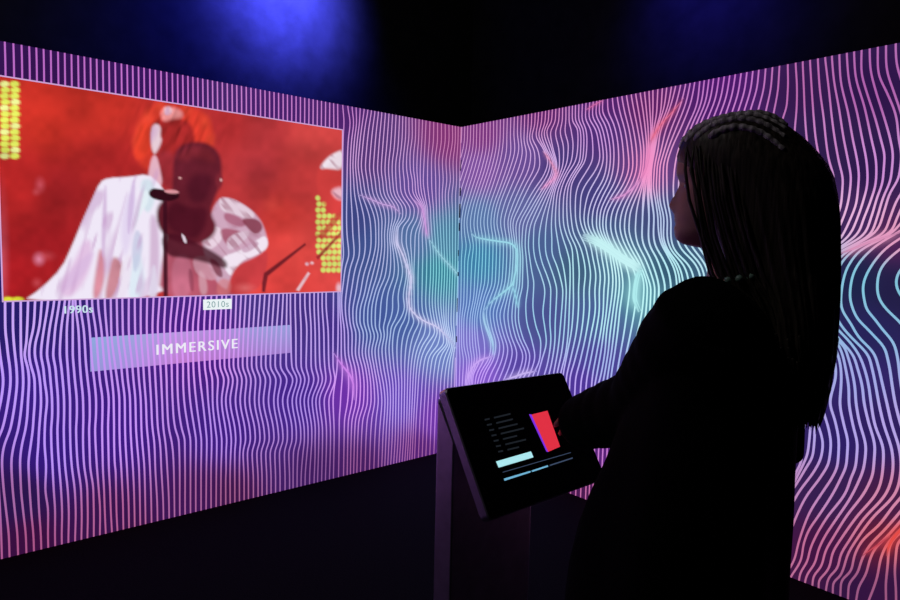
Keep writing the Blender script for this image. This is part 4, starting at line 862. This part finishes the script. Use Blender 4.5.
for q, rr in ((.25, .076), (.45, .073), (.62, .072), (.8, .070)):       # gathered folds of the loose sleeve
    c = SHL * (1 - q) + ELL * q; jk.tube([c - (ELL - SHL) * .03 + ZUP * .004, c + (ELL - SHL) * .03], [rr, rr * 1.01], 20)
for q, rr in ((.2, .070), (.5, .068), (.8, .065)):
    c = ELL * (1 - q) + WRL * q; jk.tube([c - dL * .008, c + dL * .012], [rr, rr * .99], 20)
jacket = jk.build('jacket', M_JACKET, woman)
evaluated(jacket, [('REMESH', dict(mode='VOXEL', voxel_size=.006, use_smooth_shade=True)), ('SMOOTH', dict(factor=.5, iterations=4))])
tr = MB()
tr.loft([ell(HIP, 0, 0, z, rf, rl) for z, rf, rl in ((.98, .125, .165), (.9, .135, .185), (.82, .135, .185), (.76, .12, .175), (.72, .1, .16))])
for sg in (-1, 1):
    limb(tr, [HIP.p(0, sg * .085, .80), HIP.p(.012, sg * .09, .47), HIP.p(-.008, sg * .092, .11)], [.098, .072, .062], 20)
trou = tr.build('trousers', M_TROU, woman); evaluated(trou, [('REMESH', dict(mode='VOXEL', voxel_size=.008, use_smooth_shade=True)), ('SMOOTH', dict(factor=.5, iterations=3))])
for sg in (-1, 1):
    mb = MB(); secs = []
    for f, wd, h in ((-.085, .02, .05), (-.075, .032, .07), (-.03, .038, .088), (.03, .041, .08), (.09, .046, .055), (.14, .043, .045), (.178, .03, .035), (.19, .012, .025)):
        secs.append([HIP.p(f, sg * .097 + wd * math.cos(a), .002 + h * (.5 + .5 * math.sin(a))) for a in np.linspace(0, 2 * math.pi, 20, endpoint=False)])
    mb.loft(secs); mb.build('shoe', M_SHOE, woman)
# necklace of pale beads at the collar
mb = MB()
for k in range(30):
    a = 2 * math.pi * k / 30
    mb.ball(BT.p(.005 + .078 * math.cos(a), .110 * math.sin(a), 1.374 - .018 * math.cos(a)), .0066, 8, 6)
nk = mb.build('necklace', M_BEAD, woman); nk['label'] = 'pale green beaded necklace'

# hair: a long fall behind the face, cornrow braids over the brow
hs = [(1.6597, -0.034, -0.01, 0.012), (1.657, -0.054, 0.022, 0.032), (1.6486, -0.058, 0.052, 0.052), (1.6356, -0.076, 0.076, 0.067), (1.6151, -0.1, 0.093, 0.078), (1.5918, -0.121, 0.099, 0.084), (1.5705, -0.137, 0.093, 0.088), (1.55, -0.147, 0.076, 0.089), (1.52, -0.154, 0.06, 0.091), (1.48, -0.159, 0.05, 0.092), (1.44, -0.161, 0.034, 0.092), (1.4, -0.163, 0.016, 0.094), (1.36, -0.165, -0.004, 0.102), (1.32, -0.166, -0.024, 0.108), (1.28, -0.166, -0.035, 0.109), (1.24, -0.164, -0.055, 0.104), (1.2, -0.16, -0.075, 0.094), (1.17, -0.155, -0.09, 0.08), (1.15, -0.15, -0.105, 0.058)]
zs = np.linspace(1.6597, 1.15, 70); zk = [h[0] for h in hs][::-1]
NA = 220; ph = rng.uniform(0, 6.28, 5)
def hair_section(z):
    return [float(np.interp(z, zk, [h[k] for h in hs][::-1])) for k in (1, 2, 3)]
ends = rng.uniform(-.014, .014, NA)
ends = (ends + np.roll(ends, 1) + np.roll(ends, -1)) / 2
rings = []
for z in zs:
    fb, ff, hw = hair_section(z); cf = (fb + ff) / 2; hf = (ff - fb) / 2; ring = []
    low = np.clip((1.56 - z) / .15, 0, 1)
    for i, a in enumerate(np.linspace(0, 2 * math.pi, NA, endpoint=False)):
        rip = low * (.012 * math.sin(31 * a + ph[0] + 3 * z) + .012 * math.sin(53 * a + ph[1] - 5 * z) + .012 * math.sin(17 * a + ph[2] + 6 * z) + .008 * math.sin(87 * a + ph[3]))
        c, s_ = math.cos(a), math.sin(a); k = 1 + rip
        zz_ = z + ends[i] * np.clip((1.30 - z) / .13, 0, 1)
        ring.append(HD.p(cf + hf * c * k, hw * math.copysign(abs(s_) ** .85, s_) * k, zz_))
    rings.append(ring)
mb = MB(); mb.loft(rings); hair = mb.build('hair', M_HAIR, woman); hair['label'] = 'long straight dark blonde hair falling down the back'
# loose tips along the lower edge
mb = MB()
for k in range(150):
    a = rng.uniform(0, 2 * math.pi); z0 = rng.uniform(1.20, 1.30); ln = rng.uniform(.03, .075); pts = []
    for t in np.linspace(0, 1, 5):
        z = z0 - ln * t; zc = max(z, 1.152); fb, ff, hw = hair_section(zc); cf = (fb + ff) / 2; hf = (ff - fb) / 2
        pts.append(HD.p(cf + hf * math.cos(a) * 1.01, hw * math.sin(a) * 1.01, z))
    mb.tube(pts, list(np.linspace(.0028, .0006, 5)), 5)
mb.build('hair_tips', M_HAIR, hair)
# side locks framing the face
for sg in (-1, 1):
    mb = MB()
    for k in range(18):
        o = k * .0045; pts = []; rad = []
        for t, (f, l, z) in enumerate(((.074 - o, .070, 1.60), (.068 - o, .082, 1.56), (.058 - o, .089, 1.51), (.042 - o, .092, 1.45), (.022 - o, .094, 1.39), (-.008 - o, .10, 1.34), (-.025 - o, .105, 1.30))):
            pts.append(HD.p(f + rng.uniform(-.004, .003), sg * (l + rng.uniform(-.002, .004)), z)); rad.append((.0015, .0028, .003, .0032, .003, .0024, .001)[t])
        mb.tube(pts, rad, 8)
    mb.build('side_lock', M_HAIR, hair)
# cornrows from the hairline back over the head
def braid(l0, z0, n):
    N = n * 6; pts = []
    fb, ff, hw = hair_section(z0); cf = (fb + ff) / 2; hf = (ff - fb) / 2
    f0 = cf + hf * math.sqrt(max(1 - (l0 / hw) ** 2, .02)) - .002
    for j in range(N):
        f = f0 + (-.075 - f0) * (j / (N - 1)); z = None
        for zt in np.linspace(1.6587, z0 - .01, 160):
            fb, ff, hw = hair_section(zt); cf = (fb + ff) / 2; hf = (ff - fb) / 2
            if ((f - cf) / hf) ** 2 + (l0 / hw) ** 2 < 1: z = zt; break
        if z is None: z = z0
        pts.append((f, l0, z))
    pts = [np.mean([pts[max(0, min(N - 1, j + d))] for d in range(-5, 6)], 0) for j in range(N)]
    seg = np.r_[0, np.cumsum(np.linalg.norm(np.diff(pts, axis=0), axis=1))]; m = int(seg[-1] / .0022); t = np.linspace(0, seg[-1], m)
    P = np.stack([np.interp(t, seg, [p[k] for p in pts]) for k in range(3)], 1)
    mb = MB(); mb.tube([HD.p(*p) for p in P], [(.0060 + .0020 * abs(math.sin(math.pi * q / .014))) * (1 - .4 * q / seg[-1]) for q in t], 10)
    mb.build('braid', M_BRAID, hair)
for l0, z0, n in ((-.07, 1.562, 9), (-.046, 1.575, 10), (-.02, 1.583, 11), (.004, 1.586, 11), (.024, 1.584, 11), (.042, 1.578, 10), (.058, 1.57, 10), (.071, 1.56, 9)): braid(l0, z0, n)

# ------------------------------------------------------------------ look
vs_ = SC.view_settings; vs_.view_transform = 'Standard'; vs_.look = 'None'; vs_.exposure = 0; vs_.gamma = 1; vs_.use_curve_mapping = False
SC.cycles.use_denoising = True
SC.cycles.max_bounces = 6
